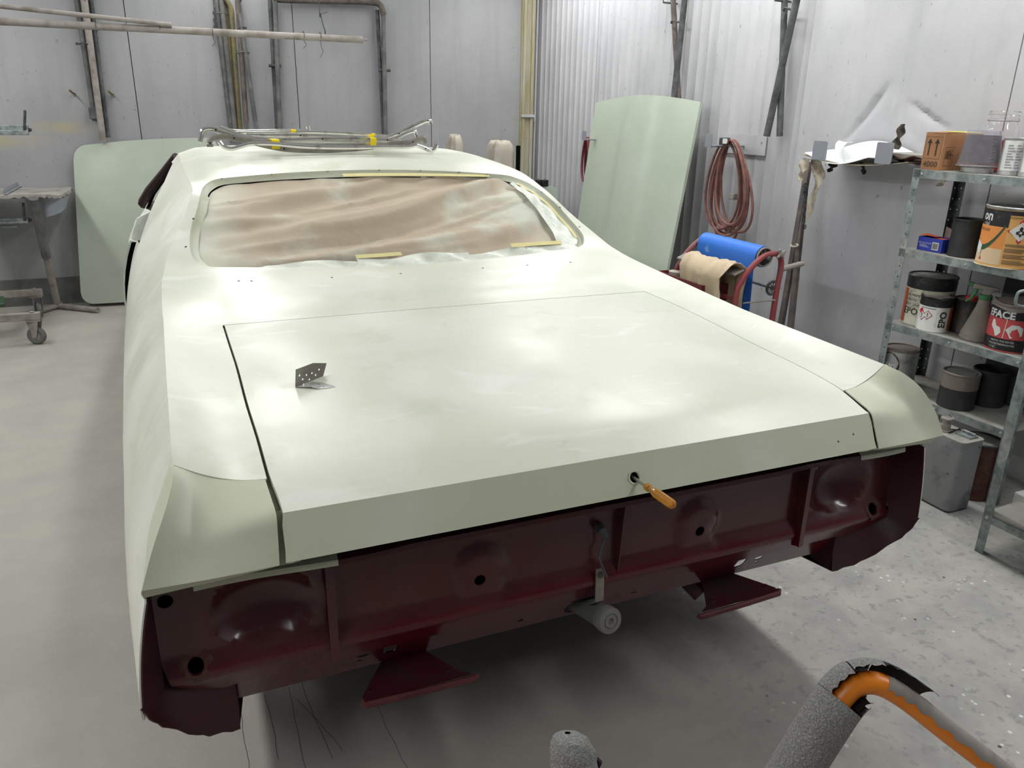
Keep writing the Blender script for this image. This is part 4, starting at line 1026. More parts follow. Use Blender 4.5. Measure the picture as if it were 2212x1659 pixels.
text_plane('lettering', 'GET IN TOUCH', q(.038, .036), RV, Z, .0095, 'white_lbl', t, 0)
mb = MB()
for k in range(3): mb.add([q(.012, .018+.005*k), q(.06-.008*k, .018+.005*k), q(.06-.008*k, .0195+.005*k), q(.012, .0195+.005*k)], [(0, 1, 2, 3)])
setp(build('small_print', mb, 'white_lbl', t, smooth=False), kind='stuff')
P = on_z(2080, 553, z0); cc = V3(P[0], P[1], z0)
can('open_can', cc, .066, .165, 'open matt black can between the blue box and the orange paint can', 'black_can', rim='black_can', open_=True)
P = on_z(2152, 574, z0)+RD*.075; cc = V3(P[0], P[1], z0)
r_ = .122; h_ = .245; t = can('orange_paint_can', cc, r_, h_, 'large orange paint can with hazard diamond and dark green band', 'tan_lbl', rim='tin'); fa = face_ang(cc)
cyl_patch('dark_band', cc, r_, fa-1.6, fa-.22, .165, h_-.014, 'black_lbl', t, 24); cyl_patch('thin_band', cc, r_, fa-.22, fa+1.5, h_-.03, h_-.014, 'black_lbl', t, 20)
cyl_patch('orange_field', cc, r_, fa-1.6, fa-.26, .075, .165, 'orange_lbl', t, 24); cyl_patch('cream_field', cc, r_, fa-1.6, fa-.26, .01, .075, 'cream_fade', t, 24)
mb = MB(); A_ = np.linspace(-1.5, -.3, 24)
mb.grid([[cyl_pt(cc, r_+.0014, fa+a, .062+.10*((a+1.05)/.75)**2+w*(.022-.008*abs(a+1.0))) for w in (0, 1)] for a in A_]); build('green_swoosh', mb, 'green_lbl', t)
text_cyl('on', cc, r_+.0006, fa-1.02, .203, .055, 'white_lbl', t, .0015); text_cyl('rial', cc, r_+.0006, fa-1.02, .172, .026, 'white_lbl', t)
text_cyl('TOPCOAT', cc, r_+.0006, fa-1.12, .146, .017, 'ink', t); text_cyl('WARNING', cc, r_, fa+.02, .205, .012, 'ink', t)
hazard(cc, r_, fa+.16, .152, .048, t); hazard(cc, r_, fa+1.05, .152, .048, t)
cyl_poly('price_sticker', cc, r_, fa-1.18, .07, [(-.02, .03), (.02, .012), (.016, -.03), (-.022, -.012)], 'white_lbl', t, .003)
mb = MB()
for k in range(14):
    if k % 4 == 3: continue
    mb.grid([[cyl_pt(cc, r_+.001, a, z) for z in (.018+.006*k, .0215+.006*k)] for a in np.linspace(fa-.2, fa+.55-.1*(k % 3), 10)])
setp(build('small_print', mb, 'ink_soft', t), kind='stuff')
cyl_poly('red_emblem', cc, r_, fa-1.02, .022, [(-.008, 0), (.008, 0), (0, .016)], 'red_cap', t, .0016)
mb = MB(); pp = [cc+RV*(.115*math.cos(a)*(1+.12*math.sin(5*a)))+RD*(.11*math.sin(a))-RD*.02+Z*(.0012) for a in np.linspace(0, 2*math.pi, 22)[:-1]]
mb.add(pp, [tuple(range(21))]); setp(build('paper_scrap', mb, 'paper_film', solid=.001), 'crumpled pale paper scrap under the orange paint can', 'paper')
# dark boards standing behind the rack
for i, (s0, s1, z1, lab) in enumerate(((.345, .70, 1.175, 'dark grey board standing behind the orange paint can'), (.33, .70, .93, 'dark grey board standing behind the spray bottle'))):
    zz0 = SH[1]+.001 if i == 0 else SH[2]+.001
    mb = MB(); mb.hexa([rk(s0, RDEP-.02, zz0), rk(s1-.04, RDEP-.02, zz0), rk(s1-.04, RDEP-.008, z1), rk(s0, RDEP-.008, z1)], RD*.006)
    setp(build('back_board', mb, 'dark_panel', smooth=False, bevel=.002), lab, 'board', 'dark boards in the rack')
mb = MB(); mb.hexa([rk(.33, RDEP-.02, SH[3]+.001), rk(.65, RDEP-.02, SH[3]+.001), rk(.65, RDEP-.008, .61), rk(.33, RDEP-.008, .61)], RD*.006); setp(build('back_board', mb, 'dark_panel', smooth=False, bevel=.002), 'dark grey board behind the two black cans on the low shelf', 'board', 'dark boards in the rack')
# --- third shelf
z0 = SH[2]
cc = V3(*(rk(.20, .218, 0)[:2]), z0); 
P = on_plane(2004, 660, cc, RV*.0+ (CAM-cc)*V3(1, 1, 0)); cc = V3(P[0], P[1], z0)
r_ = .106; h_ = .235; t = can('primer_can', cc, r_, h_, 'large black and cream primer can behind the small white can', 'cream_lbl', rim='tin_dark'); fa = face_ang(cc)
cyl_patch('black_band', cc, r_, 0, 2*math.pi, .175, h_-.011, 'black_lbl', t, 40); cyl_patch('orange_band', cc, r_, fa-1.9, fa-1.02, .008, .17, 'rust_lbl', t, 12)
text_cyl('EPO', cc, r_, fa-.72, .066, .044, 'ink', t, .0004); 
for k, s_ in enumerate(('2K PRIMER', 'PROTECT-', 'GREY GRADE')): text_cyl(s_, cc, r_, fa-.62, .143-.022*k, .017, 'ink', t)
mb = MB(); 
for k in range(3): mb.grid([[cyl_pt(cc, r_+.001, a, z) for z in (.131-.022*k, .1318-.022*k)] for a in np.linspace(fa-1.0, fa-.2, 8)])
setp(build('ruled_lines', mb, 'ink', t), kind='stuff')
P = on_plane(2016, 690, rk(.17, .055, 0), (CAM-rk(.17, .055, 0))*V3(1, 1, 0)); P = rk(.187, .074, 0); P = on_plane(2017, 690, P, (CAM-P)*V3(1, 1, 0)); cc = V3(P[0], P[1], z0)
r_ = .070; h_ = .163; t = can('white_primer_can', cc, r_, h_, 'small white can with red hazard diamonds, orange edge and black band', 'white_lbl', lid='tin', rim='tin_dark'); fa = face_ang(cc)
cyl_patch('black_band', cc, r_, 0, 2*math.pi, .118, h_-.011, 'black_lbl', t, 36); cyl_patch('orange_band', cc, r_, fa+.95, fa+2.0, .008, .117, 'rust_lbl', t, 12); cyl_patch('seam_line', cc, r_, fa+.14, fa+.15, .012, .11, 'grey_paint', t, 2)
text_cyl('EPO', cc, r_, fa+.55, .062, .042, 'ink', t, .0012, rot=math.pi/2)
hazard(cc, r_, fa-.42, .078, .022, t, kind='!'); hazard(cc, r_, fa-.82, .072, .024, t, kind='flame')
cyl_poly('hazard_red', cc, r_, fa-.95, .092, [(-.012, 0), (.004, .016), (.014, .008), (0, -.012)], 'red_cap', t, .003)
cyl_patch('ruled_line', cc, r_, fa-.95, fa+.05, .108, .1105, 'ink', t, 8)
P = on_z(2082, 716, z0); cc = V3(P[0], P[1], z0); r_ = .066
t = can('dark_tin', cc, r_, .158, 'dented bare dark tin with a red cap behind the spray bottle', 'tin_dark', lid='can_dust'); fa = face_ang(cc)
mb = MB(); mb.lathe([(.026, .150), (.027, .168), (.022, .172), (.0005, .172)], cc+V3(-.012, -.012, 0), 18); build('red_cap', mb, 'red_cap', t)
cyl_poly('blue_label', cc, r_, fa+.1, .006, [(-.04, 0), (.06, 0), (.06, .05), (.03, .03), (-.045, .02)], 'blue_box', t, .0012)
P = on_z(2108, 733, z0); cc = V3(P[0], P[1], z0); t = thing('spray_bottle', cc, 'dust-covered grey trigger spray bottle with green collar', 'bottle')
mb = MB(); mb.lathe([(.066, 0), (.070, .004), (.070, .014), (.067, .017), (.068, .03), (.064, .04), (.03, .145), (.026, .165), (.024, .185), (.024, .195)], cc, 32, cap0=True, cap1=True); build('body', mb, 'bottle', t)
mb = MB(); mb.lathe([(.0265, .183), (.0275, .186), (.0265, .203), (.022, .205)], cc, 20, cap1=True); build('collar', mb, 'green_plastic', t)
side = np.cross(V3(0, 0, 1), (CAM-cc)*V3(1, 1, 0)); side /= np.linalg.norm(side); lft = side if (side@CR) < 0 else -side; dp = np.cross(lft, Z)
mb = MB(); mb.hexa([cc+V3(0, 0, .203)-lft*.016-dp*.012, cc+V3(0, 0, .203)+lft*.016-dp*.012, cc+V3(0, 0, .232)+lft*.012-dp*.012, cc+V3(0, 0, .232)-lft*.03-dp*.012], dp*.024)
mb.hexa([cc+V3(0, 0, .228)-lft*.045-dp*.013, cc+V3(0, 0, .228)+lft*.055-dp*.013, cc+V3(0, 0, .250)+lft*.055-dp*.013, cc+V3(0, 0, .238)-lft*.045-dp*.013], dp*.026); build('head', mb, 'dusty_plastic', t, bevel=.004)
mb = MB(); mb.hexa([cc+V3(0, 0, .236)+lft*.055-dp*.01, cc+V3(0, 0, .236)+lft*.078-dp*.01, cc+V3(0, 0, .255)+lft*.078-dp*.01, cc+V3(0, 0, .255)+lft*.055-dp*.01], dp*.02); build('nozzle', mb, 'green_plastic', t, bevel=.003)
mb = MB(); mb.tube([cc+lft*.04+V3(0, 0, .232), cc+lft*.042+V3(0, 0, .21), cc+lft*.055+V3(0, 0, .18), cc+lft*.072+V3(0, 0, .165)], [.009, .009, .007, .005], 8); build('trigger', mb, 'green_plastic', t)
P = on_z(2176, 752, z0); cc = V3(P[0], P[1], z0); r_ = .092; h_ = .205; t = can('filler_can', cc, r_, h_, 'red, white and black filler can with hand drawings and crumpled lid', 'red_lbl', lid='can_dust', rim='can_dust'); fa = face_ang(cc)
cyl_patch('black_top', cc, r_, fa-1.7, fa+1.7, .142, .192, 'black_lbl', t, 30); cyl_patch('black_base', cc, r_, fa-1.7, fa+1.7, .006, .058, 'black_lbl', t, 30)
text_cyl('EFACE', cc, r_, fa-.62, .158, .042, 'white_lbl', t, .0016)
cyl_poly('hand_drawing', cc, r_, fa-.68, .10, [(-.022, .03), (-.012, .034), (.0, .008), (.018, .004), (.024, -.016), (.012, -.034), (.004, -.036), (-.008, -.012), (-.024, .004)], 'white_lbl', t, .0014)
cyl_poly('hand_drawing', cc, r_, fa+.12, .098, [(-.034, .0), (-.014, .024), (.012, .024), (.03, .012), (.03, -.02), (-.012, -.034), (-.022, -.016)], 'white_lbl', t, .0014)
cyl_poly('divider', cc, r_, fa-.30, .10, [(-.001, -.04), (.002, -.04), (.006, .042), (.003, .042)], 'white_lbl', t, .0018)
for k, (s_, zz) in enumerate((('MASTIC POLYESTER', .046), ('POLYESTERSPACHTEL', .032), ('1,5 kg', .018))): text_cyl(s_, cc, r_, fa-.3+.1*(k == 2)*-4, zz, .0105, 'white_lbl', t)
mb = MB(); mb.grid([[cyl_pt(cc, r_*(1.05 if j == 0 else .97), a, h_-.022+.026*j+.007*math.sin(3*a+j)) for j in (0, 1)] for a in np.linspace(0, 2*math.pi, 33)]); mb.lathe([(r_*.97, h_+.002), (r_*.5, h_+.008), (.0005, h_+.004)], cc, 24); build('crumpled_lid', mb, 'can_dust', t)
# --- low shelf
z0 = SH[3]
P = on_plane(1940, 800, rk(.045, .10, 0), (CAM-rk(.045, .10, 0))*V3(1, 1, 0)); cc = V3(P[0], P[1], z0); r_ = .079; h_ = .185
t = can('coffee_tin', cc, r_, h_, 'silver coffee tin with dark oval label on the low shelf', 'tin', lid='can_dust', rim='can_dust'); fa = face_ang(cc)
cyl_poly('oval_label', cc, r_, fa-.62, .105, circ((0, 0), .05, 24, .062), 'black_lbl', t, .0012); cyl_poly('label_border', cc, r_, fa-.62, .105, circ((0, 0), .052, 24, .064), 'card', t, .0006)
text_cyl('ESCAFE', cc, r_+.001, fa-.66, .105, .024, 'white_lbl', t, .0008)
for (px, py, dd, lab, op) in ((2062, 876, 0, 'paint-stained dark tin with dusty lid on the low shelf, nearer the edge', False), (2127, 870, 0, 'empty open black tin on the low shelf, at the back', True)):
    P = on_z(px, py, z0); cc = V3(P[0], P[1], z0); t = can('black_tin', cc, .077 if not op else .075, .168, lab, 'black_can', rim='can_dust' if not op else 'black_can', open_=op)
    if not op: cyl_patch('dusty_band', cc, .077, 0, 2*math.pi, .095, .156, 'can_dust', t, 36)
# --- floor beside the rack
t = thing('metal_canister', (2.16, .83, 0), 'square grey metal solvent canister with screw cap on the floor', 'canister')
c_ = V3(2.16, .835, 0); mb = MB(); rbox(mb, c_+Z*.165, (.135, .20, .32), .022, n=5); build('body', mb, 'jerry', t, bevel=.006)
mb = MB(); rbox(mb, c_+Z*.327, (.139, .204, .006), .024, n=5); build('top_plate', mb, 'galv_dust', t)
mb = MB(); k_ = c_+V3(-.02, .03, .33); mb.lathe([(.026, 0), (.026, .006), (.021, .008), (.021, .03), (.015, .034), (.013, .05), (.024, .054), (.024, .06), (.0005, .064)], k_, 20); build('screw_cap', mb, 'dusty_plastic', t)
mb = MB(); mb.tube(spline([k_+V3(.0, .012, .06), k_+V3(-.004, .006, .085), k_+V3(.004, -.008, .08), k_+V3(.008, -.024, .066), k_+V3(.006, -.04, .078)], 14), .002, 6); build('wire', mb, 'tin', t)
mb = MB(); hp = [c_+V3(.03, -.075, .331), c_+V3(.03, -.075, .345), c_+V3(.03, -.02, .345), c_+V3(.03, -.02, .331)]; mb.tube(hp, .005, 6); mb.box(c_+V3(.02, -.045, .334), (.05, .07, .006)); build('handle', mb, 'galv', t)
mb = MB(); mb.tube([c_+V3(-.03, .0, .334), c_+V3(.05, .01, .338)], .003, 6); mb.tube([c_+V3(.0, .03, .334), c_+V3(.04, -.005, .338)], .003, 6); setp(build('scissors', mb, 'black'), 'small dark scissors lying on top of the metal canister', 'scissors')
cc = V3(2.365, .84, 0); can('rusty_tin', cc, .085, .27, 'rust-brown tin standing behind the metal canister', 'rust', lid='lid_dust', rim='dark_pipe')
mb = MB(); mb.box((2.43, .60, .05), (.13, .10, .10)); t_ = setp(build('white_carton', mb, 'white_lbl', bevel=.006), 'small dusty white carton on the floor behind the rack post', 'box')
# --- second rack, nearer, cut by the frame
FP = on_z(2105, 1189, 0); F0 = V3(FP[0], FP[1], 0); w2, d2 = .9, .46
rk2 = lambda s, d, z: F0+RV*s+RD*d+V3(0, 0, z)
rack2 = thing('steel_rack', rk2(.45, .23, 0), 'nearer grey steel rack with one low shelf, cut by the right frame edge', 'shelf')
for s, d, e1, e2 in ((0, 0, RV, RD), (w2, 0, -RV, RD), (0, d2, RV, -RD), (w2, d2, -RV, -RD)): angle_post('post', rk2(s, d, 0), e1, e2, 1.8, .034, rack2, 'galv', pitch=0)
for z in (.165, 1.55):
    mb = MB(); mb.hexa([rk2(.004, .004, z), rk2(w2-.004, .004, z), rk2(w2-.004, d2-.004, z), rk2(.004, d2-.004, z)], (0, 0, .012)); sh = build('shelf_board', mb, 'galv_dust', rack2, smooth=False, bevel=.002)
    mb = MB(); mb.hexa([rk2(.03, .0, z-.001), rk2(w2-.03, .0, z-.001), rk2(w2-.03, .0, z-.03), rk2(.03, .0, z-.03)], RD*.02); build('edge', mb, 'galv', sh, smooth=False)
mb = MB(); mb.lathe([(.0004, .005), (.007, .004), (.008, 0)], rk2(.017, -.001, .155), 8, axis=-RD); build('bolt', mb, 'tin', rack2)
t = thing('metal_case', rk2(.30, .25, .178), 'grey metal case on runners on the low shelf of the nearer rack', 'case')
mb = MB(); mb.box(rk2(.33, .25, .35), (.36, .26, .30), (RV, RD, Z)); build('case', mb, 'galv', t, bevel=.006)
for d in (.15, .35):
    mb = MB(); mb.box(rk2(.33, d, .189), (.34, .03, .02), (RV, RD, Z)); build('runner', mb, 'galv_dust', t)
# wire handle seen at the frame edge
P = at_dist(2212, 645, 2.95); mb = MB(); hs = V3(CR[0], CR[1], 0); hs /= np.linalg.norm(hs)
pp = [P+hs*(.06*math.cos(a)*min(1, 1)-.0)*(1) + Z*(.027*math.sin(a)) for a in np.linspace(0, 2*math.pi, 25)[:-1]]
def superell(c, a_, b_, e=.45, n=28):
    o = []
    for t_ in np.linspace(0, 2*math.pi, n+1)[:-1]:
        ct, st_ = math.cos(t_), math.sin(t_); o.append(c+hs*(a_*abs(ct)**e*np.sign(ct))+Z*(b_*abs(st_)**e*np.sign(st_)))
    return o
mb = MB(); mb.tube(superell(P+hs*.03, .055, .026), .005, 8, closed=True)
wh = setp(build('wire_handle', mb, 'galv'), 'rounded grey wire handle of a hanging basket at the right frame edge', 'handle')
mb = MB(); q_ = P+hs*.085; mb.tube([q_, V3(q_[0], q_[1], 1.549)], .004, 6); build('hanger', mb, 'galv', wh)

# ---------------------------------------------------------------- right wall: hooks, papers, hose, poles
def wall_hook(px, py, w, h, label, off=.30, plate=None):
    c = on_right(px, py, off); t = thing('wall_hook', c-Z*h/2, label, 'hook', 'grey wall hooks')
    mb = MB(); rbox(mb, c, (w, h, .006), .008, (RU, Z, -RN)); build('paddle', mb, 'grey_paint', t)
    b0 = c-Z*(h/2-.006); mb = MB(); mb.tube([b0, b0+RN*(off-.004)], .007, 8); build('arm', mb, 'grey_paint', t)
    wc = b0+RN*(off-.008); pw, ph = plate or (.10, .12)
    mb = MB(); rbox(mb, wc+Z*.01, (pw, ph, .008), .006, (RU, Z, -RN)); build('wall_plate', mb, 'wall', t)
    for k in (-1, 1):
        mb = MB(); mb.lathe([(.0004, .006), (.006, .005), (.007, 0)], wc-RN*.004+RU*(pw*.4*k)+Z*.03, 8, axis=-RN); build('screw', mb, 'tin', t)
    return t
wall_hook(1531, 303, .062, .082, 'grey wall hook carrying the coiled hose', .30, (.40, .12))
wall_hook(1262, 293, .062, .07, 'grey wall hook left of the tall leaning bonnet', .30)
HK2 = wall_hook(1771, 325, .095, .095, 'grey wall hook at the left end of the white paper sheets', .30)
HK3 = wall_hook(1910, 331, .095, .10, 'grey wall hook at the right end of the white paper sheets', .30)
# hose coil
def hose(label, px0, n, wpx, hpx, r, seedv, off0=.06, off1=.24, top=None):
    rs = np.random.default_rng(seedv); P = []
    cx, cy = px0
    for k in range(n):
        w_ = wpx*(.62+.42*rs.random()); h_ = hpx*(.86+.2*rs.random()); ox = rs.normal(0, 4); of = off0+(off1-off0)*rs.random(); lean = rs.normal(-6, 8)
        for a in np.linspace(0, 2*math.pi, 26)[:-1]:
            x = cx+ox+w_*math.sin(a)*(1-.25*math.cos(a))+lean*(1-math.cos(a))/2; y = cy+h_*(1-math.cos(a))
            P.append(on_right(x, y, of+.02*math.sin(a)))
    return P
t = thing('air_hose', on_right(1580, 520, .15), 'coiled dusty red-brown air hose hanging on the wall hook', 'hose')
P = hose('', (1580, 303), 9, 40, 104, .008, 3); mb = MB(); mb.tube(spline(P, len(P)*2), .0085, 7); build('coil', mb, 'hose', t)
a_ = on_right(1548, 505, .16); mb = MB(); mb.tube([on_right(1532, 430, .16), on_right(1538, 470, .17), a_], .008, 7); build('tail', mb, 'hose', t)
mb = MB(); mb.tube([a_, a_-Z*.02, a_-Z*.05], [.011, .013, .009], 8); build('coupling', mb, 'dusty_plastic', t)
a_ = on_right(1586, 424, .16); mb = MB(); mb.box(a_, (.05, .05, .04)); build('plug', mb, 'dusty_plastic', t, bevel=.006)
a_ = on_right(1566, 305, .22); mb = MB(); rbox(mb, a_, (.055, .045, .05), .01, (RU, Z, -RN)); build('clamp', mb, 'dark_pipe', t, bevel=.004)
mb = MB(); rbox(mb, on_right(1566, 305, .25), (.04, .03, .004), .008, (RU, Z, -RN)); build('clamp_face', mb, 'white_lbl', t)
t = thing('dark_hose', on_right(1268, 345, .1), 'dark red hose hanging behind the left edge of the leaning bonnet', 'hose')
P = hose('', (1271, 298), 3, 8, 52, .01, 5, .03, .09); mb = MB(); mb.tube(spline(P, len(P)*2), .011, 7); build('coil', mb, 'red_tray', t)
# paper sheets on the two hooks
zt = on_right(1771, 325, .30)[2]-.028
a0 = on_right(1735, 335, .30); a1 = on_right(1900, 350, .30); sA = (a0-RW0)@RU; sB = (a1-RW0)@RU
def sheet(name, s0, s1, d0, d1, zf, m, label, n=18, cat='paper', group='papers on the wall hooks'):
    mb = MB(); mb.grid([[rw(s0+(s1-s0)*u, zf(u, w), d0+(d1-d0)*w) for w in np.linspace(0, 1, 8)] for u in np.linspace(0, 1, n)]); return setp(build(name, mb, m, solid=.003), label, cat, group)
sheet('paper_sheet', sA, sB+.02, .03, .292, lambda u, w: zt+.012-.045*math.sin(math.pi*min(1, u*1.15))*w+.10*(1-w)*math.sin(math.pi*u)*.5+.02*(1-w), 'white_paper', 'large clean white paper sheet sagging between two wall hooks')
sheet('board_sheet', sA+.03, sB-.15, .02, .288, lambda u, w: zt+.004-.035*math.sin(math.pi*u)*w, 'rag', 'stiff stained paper layer under the white sheet')
mb = MB(); rows = []
for u in np.linspace(0, 1, 14):
    s_ = sA-.03+(sB-sA)*.36*u; row = []
    for a in np.linspace(-2.4, 1.9, 14):
        rr_ = .030+.022*u; row.append(rw(s_-.06*u+rr_*math.cos(a)*.9-.02, zt+.012-.040*math.sin(math.pi*u*.42)+rr_*(1+math.sin(a))+.004, .10+.18*u))
    rows.append(row)
mb.grid(rows); setp(build('paper_curl', mb, 'white_paper', solid=.0015), 'curled-over flap of white paper beside the left wall hook', 'paper', 'papers on the wall hooks')
mb = MB(); k0 = (on_right(1925, 325, .2)-RW0)@RU; k1 = (on_right(2000, 340, .2)-RW0)@RU; mb.hexa([rw(sB-.01, zt+.01, .10), rw(sB-.22, zt+.01, .08), rw(sB-.22, zt+.035, .08), rw(sB-.01, zt+.04, .10)], -RN*.16); setp(build('timber_strip', mb, 'galv_dust', bevel=.003), 'weathered grey batten end lying on the right wall hook', 'batten')
mb = MB(); rows = [[rw(sB-.02-.18*u, zt-.004+.03*w+.008*math.sin(9*u), .17+.12*w) for w in np.linspace(0, 1, 5)] for u in np.linspace(0, 1, 9)]; mb.grid(rows); setp(build('red_rag', mb, 'rust', solid=.004), 'folded rust-red rag between the batten and the right hook', 'rag', 'rags on the wall hooks')
def rag(name, pxs, off, m, label, wob=.012, w0=.05, w1=.03):
    """hanging strip following image points on the wall"""
    P = spline([on_right(x, y, off) for x, y in pxs], 14); mb = MB(); rows = []
    for i, p_ in enumerate(P):
        w_ = w0+(w1-w0)*i/13; rows.append([p_+RU*(w_*k)+RN*(wob*math.sin(2.2*k+.9*i)) for k in np.linspace(-1, 1, 7)])
    mb.grid(rows); return setp(build(name, mb, m, solid=.003), label, 'rag', 'rags on the wall hooks')
rag('hanging_rag', ((1742, 342), (1735, 362), (1730, 378), (1728, 392)), .29, 'rag', 'stiff grey rag hanging left of the left paper hook', w0=.035, w1=.008)
rag('hanging_rag', ((1762, 345), (1768, 372), (1765, 400), (1752, 440), (1742, 478)), .27, 'rag', 'long crumpled beige rag hanging below the left paper hook', w0=.045, w1=.01)
rag('hanging_rag', ((1860, 350), (1864, 362), (1866, 376)), .24, 'rag_dark', 'thin dark strip dangling under the white paper', w0=.008, w1=.006)
rag('hanging_rag', ((1802, 352), (1796, 362), (1790, 372)), .22, 'rag_dark', 'dark torn scrap hanging under the paper near the left hook', w0=.03, w1=.006)
rag('torn_card', ((1951, 268), (1944, 288), (1938, 304), (1935, 322)), .16, 'rag_dark', 'torn dark strip standing up behind the right paper hook', w0=.018, w1=.02)
rag('hanging_rag', ((2046, 378), (2040, 388), (2032, 398), (2024, 402)), .10, 'rag', 'grey rag poking out under the top rack shelf', w0=.02, w1=.012)
# folding trestle leaning below the papers
t = thing('folded_trestle', on_right(1700, 720, .25)*V3(1, 1, 0), 'brown folded trestle legs leaning on the wall under the papers', 'trestle')
for pa, pb, m in (((1748, 350), (1689, 690), 'brown_pipe'), ((1741, 380), (1709, 695), 'brown_pipe')):
    A1, B1 = on_right(*pa, .10), on_right(*pb, .17); k = A1[2]/(A1[2]-B1[2]); E1 = A1+(B1-A1)*(k*.995)
    d_ = (E1-A1)/np.linalg.norm(E1-A1); e1 = np.cross(d_, RN); e1 /= np.linalg.norm(e1); mb = MB(); mb.box((A1+E1)/2, (.034, .026, np.linalg.norm(E1-A1)), (e1, np.cross(d_, e1), d_)); build('leg', mb, m, t, bevel=.003)
P = [on_right(1738+3*math.sin(k*1.7), 400+6*k, .20) for k in range(16)]
mb = MB()
for k, p_ in enumerate(P):
    ex = RU if k % 2 else RN; mb.tube([p_+ex*(.006*math.cos(a))+Z*(.012*math.sin(a)) for a in np.linspace(0, 2*math.pi, 9)[:-1]], .0028, 5, closed=True)
setp(build('chain', mb, 'dark_pipe', t), kind='stuff')
mb = MB(); mb.tube([on_right(1716+8*math.cos(a), 530+3*math.sin(a), .16+.02*math.sin(a)) for a in np.linspace(0, 2*math.pi, 12)[:-1]], .006, 6, closed=True); build('tie', mb, 'rag', t)
# poles hanging on the right wall
def pole_set(name, lines, label, plane='R', ties=(), base=None, r=.018, cat='poles', flat=False):
    t = thing(name, base, label, cat)
    f_ = on_right if plane == 'R' else on_back
    for (pa, pb, m, *rr) in lines:
        r_ = rr[0] if rr else r; of = rr[1] if len(rr) > 1 else .05
        A1, B1 = f_(*pa, of), f_(*pb, of)
        if pa[1] <= 2: A1 = A1+(A1-B1)/np.linalg.norm(A1-B1)*.25
        mb = MB(); mb.tube([A1, B1], r_, 12); build('pole', mb, m, t)
    for (px, py, of, w_) in ties:
        c = f_(px, py, of); ex = RU if plane == 'R' else V3(1, 0, 0); no = RN if plane == 'R' else V3(0, 1, 0)
        mb = MB(); mb.tube([c+ex*(w_*math.cos(a))+no*(.035*math.sin(a))+Z*.006*math.sin(3*a) for a in np.linspace(0, 2*math.pi, 13)[:-1]], .006, 6, closed=True); build('tie', mb, 'dark_pipe', t)
    return t
def hook_pin(t, px, py, plane, L=.12):
    f_ = on_right if plane == 'R' else on_back; no = RN if plane == 'R' else V3(0, 1, 0)
    c = f_(px, py, .003); mb = MB(); mb.tube([c, c-no*L, c-no*L+Z*.03], .006, 8); build('wall_pin', mb, 'dark_pipe', t)
t = pole_set('hanging_poles', (((1454, 0), (1466, 215), 'brown_pipe', .019, .05), ((1479, 0), (1455, 215), 'dark_pipe', .021, .085)), 'crossed pair of thin dark poles hanging above the leaning bonnet', 'R', ((1462, 47, .065, .045),), base=on_right(1462, 215, .05)); hook_pin(t, 1463, 8, 'R')
t = pole_set('hanging_poles', (((1695, 0), (1684, 294), 'dark_pipe', .019, .05), ((1721, 0), (1656, 294), 'dark_pipe', .021, .09)), 'crossed pair of dark poles hanging right of the hose', 'R', ((1706, 20, .07, .03),), base=on_right(1665, 294, .05)); hook_pin(t, 1708, 4, 'R')
# tubes hanging on the back wall
t = pole_set('hanging_tubes', (((166, 0), (206, 262), 'grey_pipe', .021, .06), ((182, 0), (223, 305), 'dusty_pipe', .024, .10), ((196, 0), (233, 297), 'dark_pipe', .018, .05)), 'three grey steel tubes hanging in front of the riveted wall plate', 'B', ((190, 55, .07, .10), (180, 95, .09, .05)), base=on_back(215, 300, .06)); hook_pin(t, 186, 5, 'B')
mb = MB(); mb.box(on_back(202, 245, .07), (.06, .05, .09)); build('bracket', mb, 'dark_pipe', t, bevel=.008)
t = pole_set('hanging_tubes', (((467, 0), (503, 300), 'grey_pipe', .022, .06), ((478, 0), (510, 300), 'grey_pipe', .02, .10), ((486, 5), (513, 300), 'yellow_pipe', .017, .05), ((499, 20), (520, 300), 'yellow_pipe', .02, .09)), 'bundle of four long tubes with chain on the back wall, yellowed ends', 'B', ((478, 30, .08, .06),), base=on_back(510, 300, .06)); hook_pin(t, 480, 4, 'B')
c0, c1 = on_back(484, 8, .09), on_back(500, 22, .09); mb = MB(); mb.tube(spline([on_back(478, -6, .09), on_back(490, 2, .09), c1, on_back(501, 40, .09)], 10), .02, 10); build('bent_end', mb, 'yellow_pipe', t)
mb = MB()
for k in range(22):
    p_ = on_back(463+.16*k*1.0+2*math.sin(k), 15+2.6*k, .11); ex = V3(1, 0, 0) if k % 2 else V3(0, 1, 0); mb.tube([p_+ex*(.007*math.cos(a))+Z*(.012*math.sin(a)) for a in np.linspace(0, 2*math.pi, 9)[:-1]], .003, 5, closed=True)
setp(build('chain', mb, 'dark_pipe', t), kind='stuff')
t = pole_set('hanging_tubes', (((513, 0), (532, 262), 'brown_pipe', .02, .14), ((518, 30), (552, 263), 'grey_pipe', .017, .17)), 'two short thin tubes hanging in a narrow V on the back wall', 'B', ((524, 60, .15, .03), (524, 114, .15, .05)), base=on_back(540, 262, .05)); hook_pin(t, 517, 6, 'B', .2)
